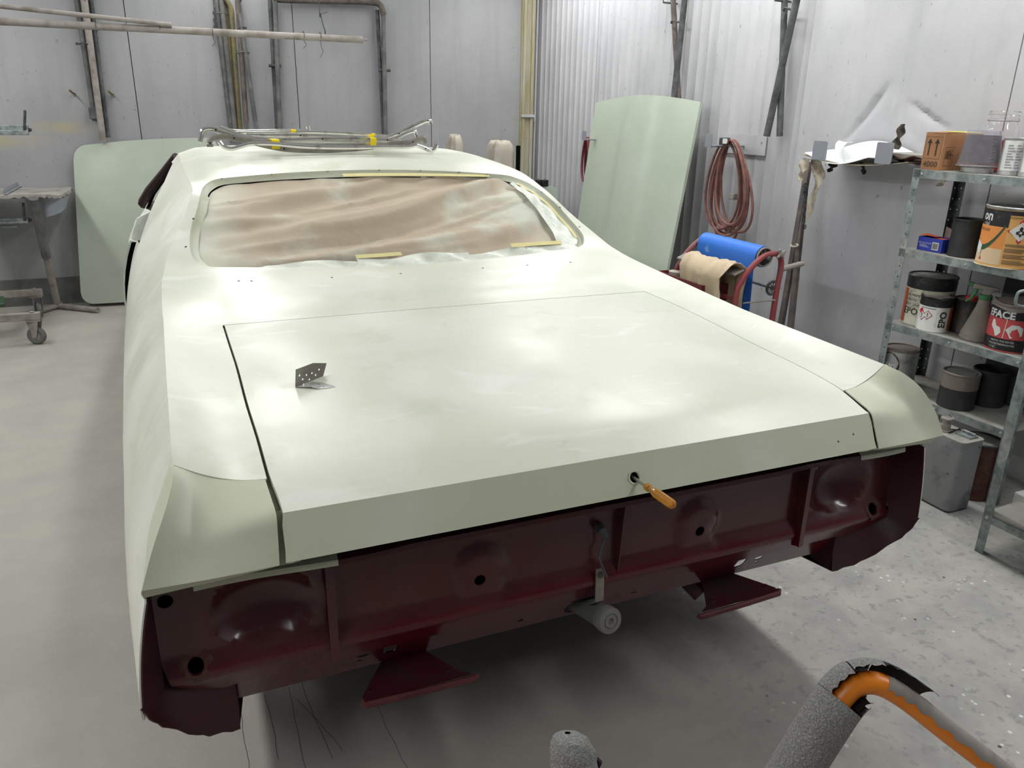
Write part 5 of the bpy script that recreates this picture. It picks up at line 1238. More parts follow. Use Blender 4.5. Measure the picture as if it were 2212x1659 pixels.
# hanging frame: two pairs of struts joined by a top bar
t = thing('hanging_trestle', on_back(720, 290, .06), 'inverted U of dark struts hanging on the back wall', 'frame')
for pa, pb, m, r_, of in (((583, 0), (600, 300), 'dark_pipe', .018, .05), ((594, 0), (605, 300), 'grey_pipe', .02, .09), ((815, 22), (829, 300), 'dark_pipe', .018, .05), ((828, 30), (833, 300), 'grey_pipe', .02, .09)):
    A1, B1 = on_back(*pa, of), on_back(*pb, of); mb = MB(); mb.tube([A1, B1], r_, 12); build('strut', mb, m, t)
mb = MB(); mb.tube(spline([on_back(590, -2, .09), on_back(640, 0, .09), on_back(740, 2, .09), on_back(795, 4, .09), on_back(820, 10, .09), on_back(829, 32, .09)], 24), .026, 12); build('top_bar', mb, 'brown_pipe', t)
for px, py in ((594, 142), (831, 152)):
    mb = MB(); c = on_back(px, py, .07); mb.tube([c-V3(.05, 0, 0), c+V3(.05, 0, 0)], .012, 8); build('pivot_bolt', mb, 'dark_pipe', t)
mb = MB()
for k in range(14):
    p_ = on_back(817+.5*k, 60+3*k, .10); ex = V3(1, 0, 0) if k % 2 else V3(0, 1, 0); mb.tube([p_+ex*(.007*math.cos(a))+Z*(.012*math.sin(a)) for a in np.linspace(0, 2*math.pi, 9)[:-1]], .003, 5, closed=True)
setp(build('chain', mb, 'dark_pipe', t), kind='stuff'); hook_pin(t, 705, 2, 'B')
# suspended horizontal pipes
YP = 3.9; A1, B1 = on_y(0, 46, YP), on_y(783, 86, YP); dd = (B1-A1)/np.linalg.norm(B1-A1)
t = thing('hanging_pipe', (A1+B1)/2, 'long dusty pipe hung on wires across the upper left', 'pipe')
mb = MB(); mb.tube([A1-dd*1.6, B1], .0195, 14); build('pipe', mb, 'dusty_pipe', t)
mb = MB(); mb.tube([B1, B1+dd*.028], .007, 8); build('pin', mb, 'dusty_pipe', t)
for pxw in (700,):
    c = on_y(703, 77, YP); mb = MB(); mb.tube(spline([c-Z*.02, c+V3(0, .02, .0), c+Z*.022, on_y(697, 50, YP), on_y(692, 28, YP), on_y(688, 0, YP), V3(c[0]-.05, YP, CEIL)], 20), .0032, 6); mb.tube([on_y(692, 31, YP), on_y(707, 26, YP)], .002, 5); build('wire', mb, 'galv_dark', t)
c = A1-dd*1.2; mb = MB(); mb.tube([c-Z*.02, V3(c[0], c[1], CEIL)], .0032, 6); build('wire', mb, 'galv_dark', t)
for px, py, tail in ((207, 55, 14), (345, 60, 8), (459, 70, 30), (656, 77, 28), (692, 79, 46)):
    c = on_y(px, py-1, YP); mb = MB(); mb.tube([c+dd*.0+V3(0, .0225*math.cos(a), .0225*math.sin(a)) for a in np.linspace(0, 2*math.pi, 11)[:-1]], .002, 5, closed=True)
    mb.tube(spline([c-Z*.022, on_y(px+2, py+tail*.5, YP), on_y(px+6, py+tail*.7, YP), on_y(px-1, py+tail, YP)], 8), .0018, 5); build('wire_tie', mb, 'galv_dark', t)
A2, B2 = on_y(0, 13, YP-.02), on_y(371, 54, YP-.02); d2_ = (B2-A2)/np.linalg.norm(B2-A2); mb = MB(); mb.tube([A2-d2_*1.2, B2], .0125, 12); setp(build('thin_pipe', mb, 'dusty_pipe'), 'thinner dusty pipe tied on top of the long hanging pipe', 'pipe')
mat('plastic_grey', S_(160, 166, 176), .5, bump=(30, .4))
# ---------------------------------------------------------------- leaning panels
def lean_panel(name, label, TL, TR, BL, BR, arc, bulge, creases, nrm_, m, nu=40, nv=26, radius=.0, th=.022):
    """corner points in 3D; arc raises the middle of the top edge; bulge crowns the sheet; creases = [(a, height)]"""
    mb = MB(); rows = []
    for a in np.linspace(0, 1, nu):
        row = []
        for b in np.linspace(0, 1, nv):
            p_ = (TL*(1-a)+TR*a)*(1-b)+(BL*(1-a)+BR*a)*b
            p_ = p_+Z*arc*math.sin(math.pi*a)*(1-b)
            h = bulge*math.sin(math.pi*a)*(.6+.4*math.sin(math.pi*b))
            for ca, hh in creases: h += hh*max(0, 1-abs(a-ca)/.03)*(1 if hh > 0 else 1)
            if len(creases) >= 2 and creases[0][0] < a < creases[1][0]: h += .018*min(1, (a-creases[0][0])/.03, (creases[1][0]-a)/.03)
            row.append(p_+nrm_*h)
        rows.append(row)
    R_ = np.array(rows)
    if radius:   # round the corners by pulling them in
        for i in range(nu):
            for j in range(nv):
                a, b = i/(nu-1), j/(nv-1); ea, eb = min(a, 1-a)*1.2, min(b, 1-b)*1.3
                if ea < radius and eb < radius:
                    d = math.hypot(radius-ea, radius-eb)
                    if d > radius:
                        k = (d-radius)/d; ca = .5-a; cb = .5-b
                        da, db = (radius-ea)*k/1.2*np.sign(ca), (radius-eb)*k/1.3*np.sign(cb)
                        R_[i, j] = R_[i, j] + (TR-TL)*da + (BL-TL)*db
    mb.grid(R_)
    return setp(build(name, mb, m, solid=th, solid_off=-1, angle=25), label, 'car panel', 'loose car panels')
TLp, TRp = on_right(1287, 222, .125), on_right(1513, 220, .125)
a_, b_ = on_right(1250, 465, .31), on_right(1440, 587, .37)
kL = TLp[2]/(TLp[2]-a_[2]); kR = TRp[2]/(TRp[2]-b_[2])
BLp = TLp+(a_-TLp)*kL; BRp = TRp+(b_-TRp)*kR; BLp[2] = BRp[2] = .03
lean_panel('bonnet', 'tall pale green bonnet leaning upright against the right wall', TLp, TRp, BLp, BRp, .05, .018, [(.37, .010), (.66, .005)], -RN, 'primer_shaded')
TLp = on_back(157, 316, .06); BLp = V3(-1.615, YB-.235, .03); TRp = V3(-.42, YB-.06, TLp[2]+.07); BRp = V3(-.48, YB-.235, .03)
lean_panel('boot_panel', 'pale green panel with rounded corners leaning on the back wall at left', TLp, TRp, BLp, BRp, .02, .05, [(.5, .003)], V3(0, -1, 0), 'primer_shaded', radius=.10)
# small part stood in the far right corner
c = on_right(1203, 403, .25); t = thing('corner_panel', V3(c[0]-.2, c[1]+.08, 0), 'small pale green panel standing in the far corner beyond the car', 'car panel', 'loose car panels')
mb = MB(); hx_ = V3(-.93, .36, 0); rbox(mb, c+hx_*.25-Z*(c[2]/2), (.5, c[2], .03), .04, (hx_, Z, np.cross(hx_, Z))); build('sheet', mb, 'primer_shaded', t)
for px, py, w_ in ((1176, 390, .06), (1163, 392, .04)):
    q = on_plane(px, py+6, c, np.cross(hx_, Z)); q[2] = c[2]; mb = MB(); mb.box(q+Z*.028, (w_, .05, .056)); o = setp(build('small_block', mb, 'black', bevel=.006), 'small black block on the far corner panel, '+('right one' if px > 1170 else 'left one'), 'block', 'blocks on the corner panel')
    mb = MB(); mb.lathe([(.008, 0), (.006, .012), (.01, .014), (.0005, .018)], q+Z*.056, 8); build('knob', mb, 'dusty_plastic', o)
# draped stands near the back wall
def draped(px, py, Y, rx, ry, label, m, holes=False, seed=1, drop=.75):
    top = on_y(px, py, Y); t = thing('draped_stand', V3(top[0], Y, 0), label, 'stand', 'cloth-draped stands at the back'); rs = np.random.default_rng(seed)
    mb = MB(); mb.tube([(top[0], Y, .02), (top[0], Y, top[2]-.03)], .022, 10); mb.lathe([(.20, 0), (.20, .02), (.03, .03)], (top[0], Y, 0), 18, cap0=True); build('pole', mb, 'dark_pipe', t)
    mb = MB(); mb.tube([(top[0]-rx*.8, Y, top[2]-.04), (top[0]+rx*.8, Y, top[2]-.04)], .02, 8); build('crossbar', mb, 'dark_pipe', t)
    mb = MB(); rows = []; nA = 44
    for j, v in enumerate(np.linspace(0, 1, 16)):
        row = []
        for i in range(nA):
            a = 2*math.pi*i/nA; sp_ = (.25+.75*min(1, v*3.2))*(1+.22*v)
            w_ = 1+.16*v**.4*math.sin(5*a+seed+2*v)+.09*v**.5*math.sin(11*a+2*seed-3*v)
            ct, st_ = math.cos(a), math.sin(a); x = rx*sp_*w_*np.sign(ct)*abs(ct)**.7; y = ry*sp_*w_*st_
            z = top[2]-.012*v-drop*max(0, v-.22)**1.15+.006*math.sin(5*a)
            row.append((top[0]+x, Y+y, z))
        rows.append(row)
    G = np.array(rows); mb.grid(G.transpose(1, 0, 2), closed_u=True); mb.add([tuple(p_) for p_ in G[0]], [tuple(range(nA))]); build('cloth', mb, m, t, solid=.004, angle=70)
    return t, top
draped(982, 291, 5.2, .055, .09, 'narrow stand under a crumpled grey-beige cloth behind the roof', 'cloth_grey', seed=2)
t, top = draped(1080, 304, 4.6, .085, .10, 'stand under a pale cloth with a dark opening behind the roof', 'cloth_grey', seed=5)
mb = MB(); rbox(mb, V3(top[0]+.10, 4.47, top[2]-.16), (.035, .012, .26), .005); build('dark_opening', mb, 'void', t)  # black block standing in for the shade in the cloth's opening

# ---------------------------------------------------------------- paper roll trolley
YN, YFAR = 1.94, 2.49; zr = .885; xr0 = 2.055
t = thing('paper_trolley', (2.0, 2.2, 0), 'red tubular trolley holding a blue paper roll beside the car', 'trolley')
def side_frame(Y, pts):
    P = [on_y(x, y, Y) for x, y in pts]; return P
Pn = side_frame(YN, ((1603, 606), (1625, 576), (1648, 555), (1664, 549), (1679, 549), (1687, 562), (1685, 590), (1674, 650)))
b1 = Pn[0]; b2 = Pn[-1]
path = [V3(b1[0]-.03, YN, .06), V3(b1[0]-.03, YN, b1[2]-.12)]+Pn[:]+[V3(b2[0]-.005, YN, .06)]
mb = MB(); mb.tube(spline(path, 60), .0155, 10); build('side_frame', mb, 'red_tube', t)
off_ = V3(0, YFAR-YN, 0); mb = MB(); mb.tube(spline([p_+off_ for p_ in path], 60), .0155, 10); build('side_frame', mb, 'red_tube', t)
for x_, z_ in ((path[0][0], .10), (path[-1][0], .10), (path[1][0], b1[2]-.1)):
    mb = MB(); mb.tube([(x_, YN, z_), (x_, YFAR, z_)], .011, 8); build('crossbar', mb, 'red_tube', t)
c_ = V3((Pn[3][0]+Pn[2][0])/2-.0, 0, Pn[2][2]-.005)
mb = MB(); mb.tube([V3(c_[0], YN-.03, c_[2]), V3(c_[0], YFAR+.03, c_[2])], .010, 8); build('spindle', mb, 'dark_pipe', t)
roll = thing('blue_paper_roll', V3(c_[0], 2.2, c_[2]-.055), 'bright blue roll of wiping paper with a long loose sheet', 'paper roll')
y0, y1 = YN+.022, YFAR-.03; mb = MB(); mb.lathe([(.030, y0), (.055, y0), (.055, y1), (.030, y1)], (c_[0], 0, c_[2]), 30, axis=(0, 1, 0)); build('roll', mb, 'blue', roll)
mb = MB(); mb.lathe([(.0105, y0-.006), (.052, y0-.006), (.054, y0+.002)], (c_[0], 0, c_[2]), 24, axis=(0, 1, 0)); co = build('end_disc', mb, 'black_can', roll)
for k in range(8):
    a = k*math.pi/4; mb = MB(); mb.tube([(c_[0]+.014*math.cos(a), y0-.008, c_[2]+.014*math.sin(a)), (c_[0]+.046*math.cos(a), y0-.008, c_[2]+.046*math.sin(a))], .004, 5); build('spoke', mb, 'dark_pipe', co)
mb = MB(); mb.tube([(c_[0]+.048*math.cos(a), y0-.008, c_[2]+.048*math.sin(a)) for a in np.linspace(0, 2*math.pi, 25)[:-1]], .005, 6, closed=True); build('rim', mb, 'dusty_plastic', co)
mb = MB(); rows = []
for u in np.linspace(0, 1, 12):
    row = [(c_[0]-.0565*math.sin(a), y0+(y1-y0)*u, c_[2]+.0565*math.cos(a)) for a in np.linspace(0, math.pi/2, 6)]
    row += [(c_[0]-.0565+.012*math.sin(3*v+1.5*u)*v, y0+(y1-y0)*u, c_[2]-.02-.36*v) for v in np.linspace(.02, 1, 12)]
    rows.append(row)
mb.grid(rows); build('loose_sheet', mb, 'blue', roll, solid=.001)
# star knob and grip
k_ = Pn[4]; mb = MB(); mb.lathe([(.012, 0), (.013, .02), (.0005, .022)], V3(k_[0]+.005, YN-.016, k_[2]+.004), 10, axis=(0, -1, 0))
for q in range(4):
    a = q*math.pi/2+.6; mb.tube([V3(k_[0]+.005+.008*math.cos(a), YN-.026, k_[2]+.004+.008*math.sin(a)), V3(k_[0]+.005+.03*math.cos(a), YN-.026, k_[2]+.004+.03*math.sin(a))], [.008, .006], 6)
build('star_knob', mb, 'dusty_plastic', t)
g0 = V3(Pn[6][0], YN, Pn[6][2]+.02); mb = MB(); P = [g0+V3(.13*u, -.02*u, .028*u) for u in np.linspace(0, 1, 11)]; mb.tube(P, [.008, .014]+[.0155, .0135]*4+[.011], 10); build('grip', mb, 'dusty_plastic', t)
c2 = on_y(1668, 622, YN+.10); mb = MB(); mb.tube([c2+V3(.036*math.cos(a), 0, .036*math.sin(a)) for a in np.linspace(0, 2*math.pi, 25)[:-1]], .008, 8, closed=True); mb.lathe([(.0005, -.006), (.010, -.006), (.010, .006), (.0005, .006)], c2, 12, axis=(0, 1, 0))
for q in range(9):
    a = q*2*math.pi/9; mb.tube([c2+V3(.008*math.cos(a), 0, .008*math.sin(a)), c2+V3(.036*math.cos(a), 0, .036*math.sin(a))], .003, 5)
w_ = build('spoked_disc', mb, 'dark_pipe', t)
mb = MB(); mb.tube([c2, V3(c2[0], YFAR, c2[2])], .008, 8); build('lower_spindle', mb, 'dark_pipe', t)
mb = MB(); mb.tube([on_y(1605, 655, YN-.01), on_y(1677, 648, YN-.01), on_y(1679, 644, YN-.012)], .004, 6); build('cutter_rod', mb, 'dusty_plastic', t)
# tear bar plate and tray
q0 = on_y(1478, 592, YFAR-.01); xx, zz = Pn[0][0]-.01, Pn[0][2]+.02
mb = MB(); mb.hexa([V3(xx-.03, YN+.015, zz), V3(xx+.03, YN+.015, zz+.025), V3(xx+.03, YFAR-.012, zz+.025), V3(xx-.03, YFAR-.012, zz)], (0, 0, .010)); build('tear_bar', mb, 'dusty_plastic', t, bevel=.003)
mb = MB(); tx, tz = xx-.02, zz-.16
mb.box((tx, (YN+YFAR)/2+.09, tz), (.20, .42, .006)); 
for sx_, sy_, wx, wy in ((-.1, 0, .006, .42), (.1, 0, .006, .42), (0, -.21, .2, .006), (0, .21, .2, .006)): mb.box((tx+sx_, (YN+YFAR)/2+.09+sy_, tz+.045), (wx, wy, .09))
build('tray', mb, 'red_tray', t)
mb = MB(); mb.lathe([(.05, 0), (.05, .035), (.02, .04)], (tx, YFAR-.02, tz+.055), 18, cap0=True, cap1=True); setp(build('tape_roll', mb, 'cloth_grey'), 'small tape roll in the red tray of the trolley', 'tape roll')
for Y in (YN, YFAR):
    for x_ in (path[0][0], path[-1][0]):
        mb = MB(); mb.lathe([(.012, -.012), (.04, -.014), (.045, 0), (.04, .014), (.012, .012)], (x_, Y, .0455), 20, axis=(0, 1, 0)); build('castor', mb, 'rubber_grey', t)
# beige cloth over the near corner of the tear bar
mb = MB(); rows = []
for u in np.linspace(0, 1, 30):
    y = YN+.02+(YFAR-YN-.14)*u; row = []
    for v in np.linspace(0, 1, 24):
        f_ = .013*math.sin(11*u+4*v+2*math.sin(5*u))+.009*math.sin(25*u-6*v+1.5*math.sin(9*v))
        L_ = -.10+v*.62
        if L_ < .22: x_, z_ = xx-.055-f_-.04*math.sin(math.pi*min(1, L_/.22)*.5), zz-.20+L_+.0*u
        elif L_ < .30: k = (L_-.22)/.08; a = math.pi*k; x_, z_ = xx-.025-.04*math.cos(a)*1.0, zz+.038+.018*math.sin(a)+abs(f_)
        else: x_, z_ = xx+.05+f_*.8, zz+.03-(L_-.30)
        row.append((x_-.02*(1-u)*(v < .5), y+.01*math.sin(9*v), z_))
    rows.append(row)
mb.grid(rows); setp(build('beige_cloth', mb, 'cloth', solid=.003, angle=70), 'crumpled beige cloth draped over the blue roll trolley', 'cloth')

# ---------------------------------------------------------------- left side: table stand, castor dollies, wall arms
b0 = on_z(126, 667, 0); t = thing('table_stand', V3(b0[0], b0[1], 0), 'dusty work stand with ragged tabletop on a single leaning post', 'stand')
f1, f2 = on_z(45, 684, .02), on_z(212, 671, .02)
bb = V3(b0[0], b0[1], .025)
for q, nm in ((f1, 'foot'), (f2, 'foot'), (bb+(bb-f1)*.2+(bb-f2)*.1, 'foot')):
    mb = MB(); q = V3(q[0], q[1], .024); mb.tube([bb, q], .023, 10); build(nm, mb, 'dusty_pipe', t)
tp0 = on_y(72, 428, b0[1]-.42); md = bb+(tp0-bb)*.5
mb = MB(); mb.tube([bb, md], .026, 12); build('lower_post', mb, 'dusty_pipe', t)
mb = MB(); mb.tube([md-(md-bb)*.04, tp0], .034, 12); build('upper_post', mb, 'grey_pipe', t)
zt_ = tp0[2]; ctr = on_z(60, 412, zt_+.02)
e_ = [on_z(x, y, zt_+.025) for x, y in ((-90, 440), (0, 424), (60, 420), (100, 420), (130, 421), (152, 408), (148, 402), (100, 401), (40, 403), (-60, 410))]
mb = MB(); ed = spline(e_, 60, closed=True); ed[:, 1] = np.minimum(ed[:, 1], 5.97); ed = ed+np.c_[rng.normal(0, .004, (60, 2)), np.zeros(60)]
mb.add([tuple(p_) for p_ in ed]+[tuple(p_-Z*(.022+.008*math.sin(9*i))) for i, p_ in enumerate(ed)], [tuple(range(60)), tuple(range(119, 59, -1))]+[(i, (i+1) % 60, 60+(i+1) % 60, 60+i) for i in range(60)]); build('tabletop', mb, 'galv_dust', t, angle=40)
mb = MB(); rows = []
for u in np.linspace(0, 1, 12):
    P0_ = on_z(80+68*u, 422-8*u*u, zt_); row = []
    for v in np.linspace(0, 1, 7): row.append(P0_-Z*(.17*v*(1-.25*u))+V3(.008*math.sin(8*u+3*v)+(.02-.05*u)*v, -.01*math.sin(5*u), 0))
    rows.append(row)
mb.grid(rows); setp(build('hanging_plastic', mb, 'plastic_grey', solid=.0015), 'greyish plastic sheet hanging under the ragged tabletop', 'plastic sheet')
a1, a2 = on_z(8, 420, zt_+.03), on_z(44, 400, zt_+.03); mb = MB(); dv = (a2-a1); mb.hexa([a1, a2, a2+Z*.035, a1+Z*.035], V3(.0, .012, 0)); mb.hexa([a1, a2, a2+V3(.02, -.02, 0), a1+V3(.02, -.02, 0)], V3(0, 0, .004)); setp(build('angle_bar', mb, 'grey_paint', bevel=.002), 'short grey angle bar lying on the ragged tabletop', 'bar')
# castor dolly: two rails with castors at the end
def dolly(name, cpx, zr_, label, rail_y):
    base = on_z(*cpx, 0); t = thing(name, V3(base[0]-.4, base[1], 0), label, 'dolly', 'castor dollies at the left')
    return t, base
cast = on_z(83, 743, 0); cast2 = on_z(87, 686, 0)
t = thing('castor_dolly', V3(cast[0]-.5, (cast[1]+cast2[1])/2, 0), 'low dusty steel dolly on castors at the left frame edge', 'dolly')
for cst, pr in ((cast, (100, 690)), (cast2, (86, 640))):
    zz_ = .20; x1 = cst[0]+.045
    mb = MB(); mb.box((x1-.55, cst[1], zz_), (1.1, .05, .05)); build('rail', mb, 'dusty_pipe', t, bevel=.003)
    mb = MB(); mb.lathe([(.014, 0), (.016, .006), (.0005, .012)], (x1-.05, cst[1], zz_+.025), 10); build('bolt', mb, 'dusty_pipe', t)
    for xw in (cst[0], cst[0]-.95):
        wc = V3(xw, cst[1], .062)
        mb = MB(); mb.lathe([(.03, -.016), (.05, -.019), (.061, -.01), (.061, .01), (.05, .019), (.03, .016)], wc, 24, axis=(.35, 1, 0) if cst is cast else (1, .3, 0)); wh_ = build('castor_wheel', mb, 'rubber_grey', t)
        mb = MB(); mb.lathe([(.0005, -.017), (.032, -.015), (.034, 0), (.032, .015), (.0005, .017)], wc, 16, axis=(.35, 1, 0) if cst is cast else (1, .3, 0)); build('hub', mb, 'dusty_plastic', wh_)
        ax_ = V3(.35, 1, 0) if cst is cast else V3(1, .3, 0); ax_ /= np.linalg.norm(ax_)
        mb = MB()
        for k in (-1, 1):
            q = wc+ax_*.026*k; tz_ = zz_-.03-.062; al = np.cross(ax_, Z); mb.hexa([q+al*.012-Z*.01, q-al*.012-Z*.01, q-al*.04+Z*(tz_), q+al*.04+Z*tz_], ax_*.004*k)
        mb.box(wc+Z*(zz_-.030-.062), (.085, .07, .008)); build('fork', mb, 'dusty_pipe', t)
mb = MB(); mb.box((cast[0]-.95, (cast[1]+cast2[1])/2, .20), (.05, cast2[1]-cast[1], .05)); build('cross_rail', mb, 'dusty_pipe', t)
# dark green sheet lying on the dolly (cut by the frame)
q = on_z(8, 652, .24); mb = MB(); mb.hexa([V3(q[0]-.5, q[1]-.16, .232), V3(q[0]+.03, q[1]-.14, .232), V3(q[0]-.01, q[1]+.1, .232), V3(q[0]-.5, q[1]+.12, .232)], (0, 0, .03)); setp(build('green_part', mb, 'green_lbl', bevel=.008), 'dark green car part lying on the castor dolly', 'car part')
# wall rack arms reaching in from the left
def rack_arm(name, px_end, py_end, h, label, pin_top, Y=5.55):
    e = on_y(px_end, py_end, Y); t = thing(name, V3(e[0]-.6, Y, e[2]), label, 'rack arm', 'rack arms at the left edge')
    L = 1.3; mb = MB(); mb.box((e[0]-L/2, Y, e[2]-h/2), (L, .05, h)); mb.box((e[0]-L/2, Y-.035, e[2]-h*.75), (L, .02, h*.5)); build('arm', mb, 'galv', t, bevel=.003)
    c = on_y(px_end-9, py_end, Y-.04); tp_ = on_y(*pin_top, Y-.04); mb = MB(); mb.tube([V3(c[0], c[1], c[2]-h*.5), tp_], .009, 8); build('pin', mb, 'galv_dark', t)
    mb = MB(); mb.sphere((e[0]+.008, Y, e[2]-h*.45), .014, 6); build('end_bolt', mb, 'dark_pipe', t)
    return t, e
t1, e1 = rack_arm('storage_beam', 60, 271, .066, 'upper grey rack arm with upright pin at the left edge', (54, 238))
t2, e2 = rack_arm('storage_beam', 61, 470, .036, 'lower grey rack arm with upright pin at the left edge', (50, 438))
mb = MB(); ex_ = e2[0]-.08; mb.box((ex_-.6, 5.57, e2[2]-.065), (1.2, .03, .02)); build('under_bar', mb, 'galv', t2)
mb = MB(); xp = min(e1[0], e2[0])-1.32
mb.box((xp, 5.62, 1.0), (.07, .07, 2.0)); mb.box((xp, 5.62, .015), (.2, .4, .03)); setp(build('rack_upright', mb, 'galv', bevel=.003), 'grey upright carrying the two rack arms, left of the frame', 'post')

# ---------------------------------------------------------------- bright trim bundle on the roof
YT = 2.78
t = thing('trim_bundle', (0, YT, kv('z0', YT)), 'bundle of used chrome window trims taped with yellow tape on the car roof', 'trim')
def zoomp(x, y): return (400+x*.2532, 230+y*.2532)
STR = [  # path in crop coordinates, depth, width
    ([(128, 300), (150, 205), (230, 190), (330, 225), (450, 258), (600, 292), (760, 310), (1000, 330), (1300, 332), (1600, 325), (1750, 330), (1850, 345)], 2.66, .016),
    ([(215, 345), (215, 285), (290, 258), (420, 270), (560, 300), (700, 335), (850, 362), (1000, 372), (1200, 374), (1400, 364), (1600, 345), (1800, 318), (1950, 300), (2030, 268), (2060, 310)], 2.62, .018),
    ([(285, 180), (400, 225), (560, 268), (760, 285), (1000, 282), (1250, 276), (1500, 276), (1720, 284), (1880, 300), (2010, 340), (2110, 378), (2150, 325)], 2.70, .015),
    ([(300, 175), (420, 210), (600, 212), (800, 208), (1030, 206), (1055, 195), (1048, 168)], 2.94, .012),
    ([(440, 225), (650, 226), (900, 222), (1100, 218), (1300, 226), (1500, 238), (1715, 254)], 2.88, .012),
    ([(520, 245), (700, 250), (900, 248), (1150, 252), (1400, 262), (1600, 270), (1700, 268), (1820, 232), (1960, 165), (2050, 125), (2090, 122), (2100, 150)], 2.80, .015),
    ([(290, 300), (330, 345), (400, 360), (480, 340), (570, 318), (760, 320), (1000, 342), (1250, 350), (1500, 350), (1750, 345), (1900, 345), (1980, 328)], 2.57, .013),
    ([(620, 300), (900, 292), (1200, 296), (1500, 300), (1700, 296), (1800, 270), (1900, 225), (1965, 215), (1975, 290)], 2.74, .013)]
for pth, Y, w_ in STR:
    P = np.array([on_y(*zoomp(*p_), Y) for p_ in pth]); P = spline(P, 48)
    w_ *= 1.35
    for i in range(len(P)): P[i][2] = max(P[i][2], S(P[i][0], P[i][1])+.006+w_*.5)
    mb = MB(); rows = []
    for i, p_ in enumerate(P):
        tn = P[min(i+1, 47)]-P[max(i-1, 0)]; tn /= np.linalg.norm(tn); up_ = np.cross(tn, V3(0, 1, 0)); up_ /= np.linalg.norm(up_)
        if up_[2] < 0: up_ = -up_
        bk_ = V3(0, 1, 0)
        rows.append([p_-up_*w_*.55+bk_*.010, p_-up_*w_*.5, p_-up_*w_*.15-bk_*.004, p_+up_*w_*.25-bk_*.004, p_+up_*w_*.5, p_+up_*w_*.5+bk_*.010])
    mb.grid(rows); o = build('trim_strip', mb, 'chrome' if w_ < .0236 else 'steel_dull', t, solid=.0012, angle=45)
    for k in (10, 20, 30, 40):
        if w_ > .0195:
            q = MB(); q.lathe([(.0004, .0012), (.0035, .0012), (.0036, 0)], P[k]-V3(0, .0048, 0), 8, axis=(0, -1, 0)); build('screw_hole', q, 'void', o)
for (x0, y0_, x1, y1_, Y, dep) in ((738, 284, 800, 362, 2.595, .10), (1578, 268, 1626, 356, 2.60, .08), (902, 198, 942, 220, 2.87, .05), (1556, 244, 1606, 270, 2.72, .06), (1590, 240, 1618, 252, 2.86, .03)):
    c0, c1 = on_y(*zoomp(x0, y1_), Y), on_y(*zoomp(x1, y0_), Y); zz0 = max(c0[2], S(c0[0], Y)+.001); mb = MB()
    zt2 = max(c1[2], zz0+.012); mb.grid([[(x, Y+dep, zt2+.001), (x, Y, zt2+.002), (x+.003, Y-.004, zt2-.004), (x, Y-.003, zz0)] for x in np.linspace(c0[0], c1[0], 4)]); build('tape_band', mb, 'tape_bright', t, solid=.0008)

# ---------------------------------------------------------------- perforated plate and screwdriver
zb = S(-.56, .45)
pc = on_z(676, 848, zb); t = thing('perforated_plate', V3(pc[0], pc[1], zb), 'bent grey perforated metal plate standing on the boot lid', 'metal plate')
q2 = lambda x, y: (600+x*.07233, 760+y*.07233)
base_l, base_r = on_z(*q2(520, 1090), zb+.002), on_z(*q2(1340, 780), zb+.004)
front_l, front_r = on_z(*q2(960, 1280), zb+.001), on_z(*q2(1730, 1100), zb+.001)
vn = (base_r-base_l); vn /= np.linalg.norm(vn); bkn = np.cross(Z, vn)
top_l, top_m, top_r = [on_plane(*q2(*k), base_l+bkn*.006, bkn) for k in ((490, 525), (1010, 345), (1405, 355))]
# upright leaf in (u along vn, w up)
def uw(p_): return ((p_-base_l)@vn, (p_-base_l)[2])
o_ = [(0, 0), uw(base_r), uw(top_r), uw(top_m), uw(top_l)]
hol = [uw(on_plane(*q2(*k), base_l+bkn*.003, bkn)) for k in ((620, 705), (825, 695), (990, 645), (1205, 545), (710, 818), (910, 830), (1098, 703), (1125, 845), (742, 968))]
pts, tr_ = plate2d(o_, [circ(h, .0026, 10) for h in hol]); mb = MB()
mb.add([base_l+vn*u+Z*w+bkn*(.006*(w/.07)**2) for u, w in pts], tr_); build('upright_leaf', mb, 'steel_dull', t, smooth=False, solid=.0012)
fl_ = [(0, 0), (1, 0), (1, 1), (.45, 1), (.32, .8), (0, .15)]
def fp(u, v): return base_l+(base_r-base_l)*u+((front_l-base_l)*(1-u)*.55+(front_r-base_r)*u)*v+Z*(.010*math.sin(math.pi*v)*(1-u)+.004*v)
pts, tr_ = plate2d(fl_, [circ(h, .022, 10, .045) for h in ((.82, .4), (.62, .62), (.86, .75), (.42, .6), (.66, .88), (.25, .25))]); mb = MB(); mb.add([fp(u, v) for u, v in pts], tr_); build('lower_leaf', mb, 'tin', t, smooth=False, solid=.0012)

h0 = HOLE+V3(0, .03, -.003); e0 = HOLE+V3(.0215, -.118, -.012); dsv = (e0-h0)/np.linalg.norm(e0-h0)
t = thing('screwdriver', e0, 'amber-handled screwdriver stuck in the boot lock hole', 'screwdriver')
hs_ = h0+dsv*.062; mb = MB(); mb.tube([h0-dsv*.03, hs_+dsv*.01], .0036, 10); build('shaft', mb, 'steel_dull', t)
L_ = np.linalg.norm(e0-hs_); pr = [(.0065, 0), (.0085, .003), (.0085, .011), (.0058, .014), (.0056, .019), (.0085, .026), (.0105, .034), (.0108, L_-.012), (.0095, L_-.004), (.006, L_), (.0004, L_+.001)]
mb = MB(); nF = 36; rows = []
e1_ = np.cross(dsv, Z); e1_ /= np.linalg.norm(e1_); e2_ = np.cross(dsv, e1_)
for (r_, l_) in pr:
    rows.append([hs_+dsv*l_+(r_*(1-.10*(0.5+.5*math.cos(6*a))*(1 if .022 < l_ < L_-.006 else 0)))*(math.cos(a)*e1_+math.sin(a)*e2_) for a in np.linspace(0, 2*math.pi, nF+1)[:-1]])
G_ = np.array(rows).transpose(1, 0, 2); mb.grid(G_, closed_u=True); build('handle', mb, 'amber', t)
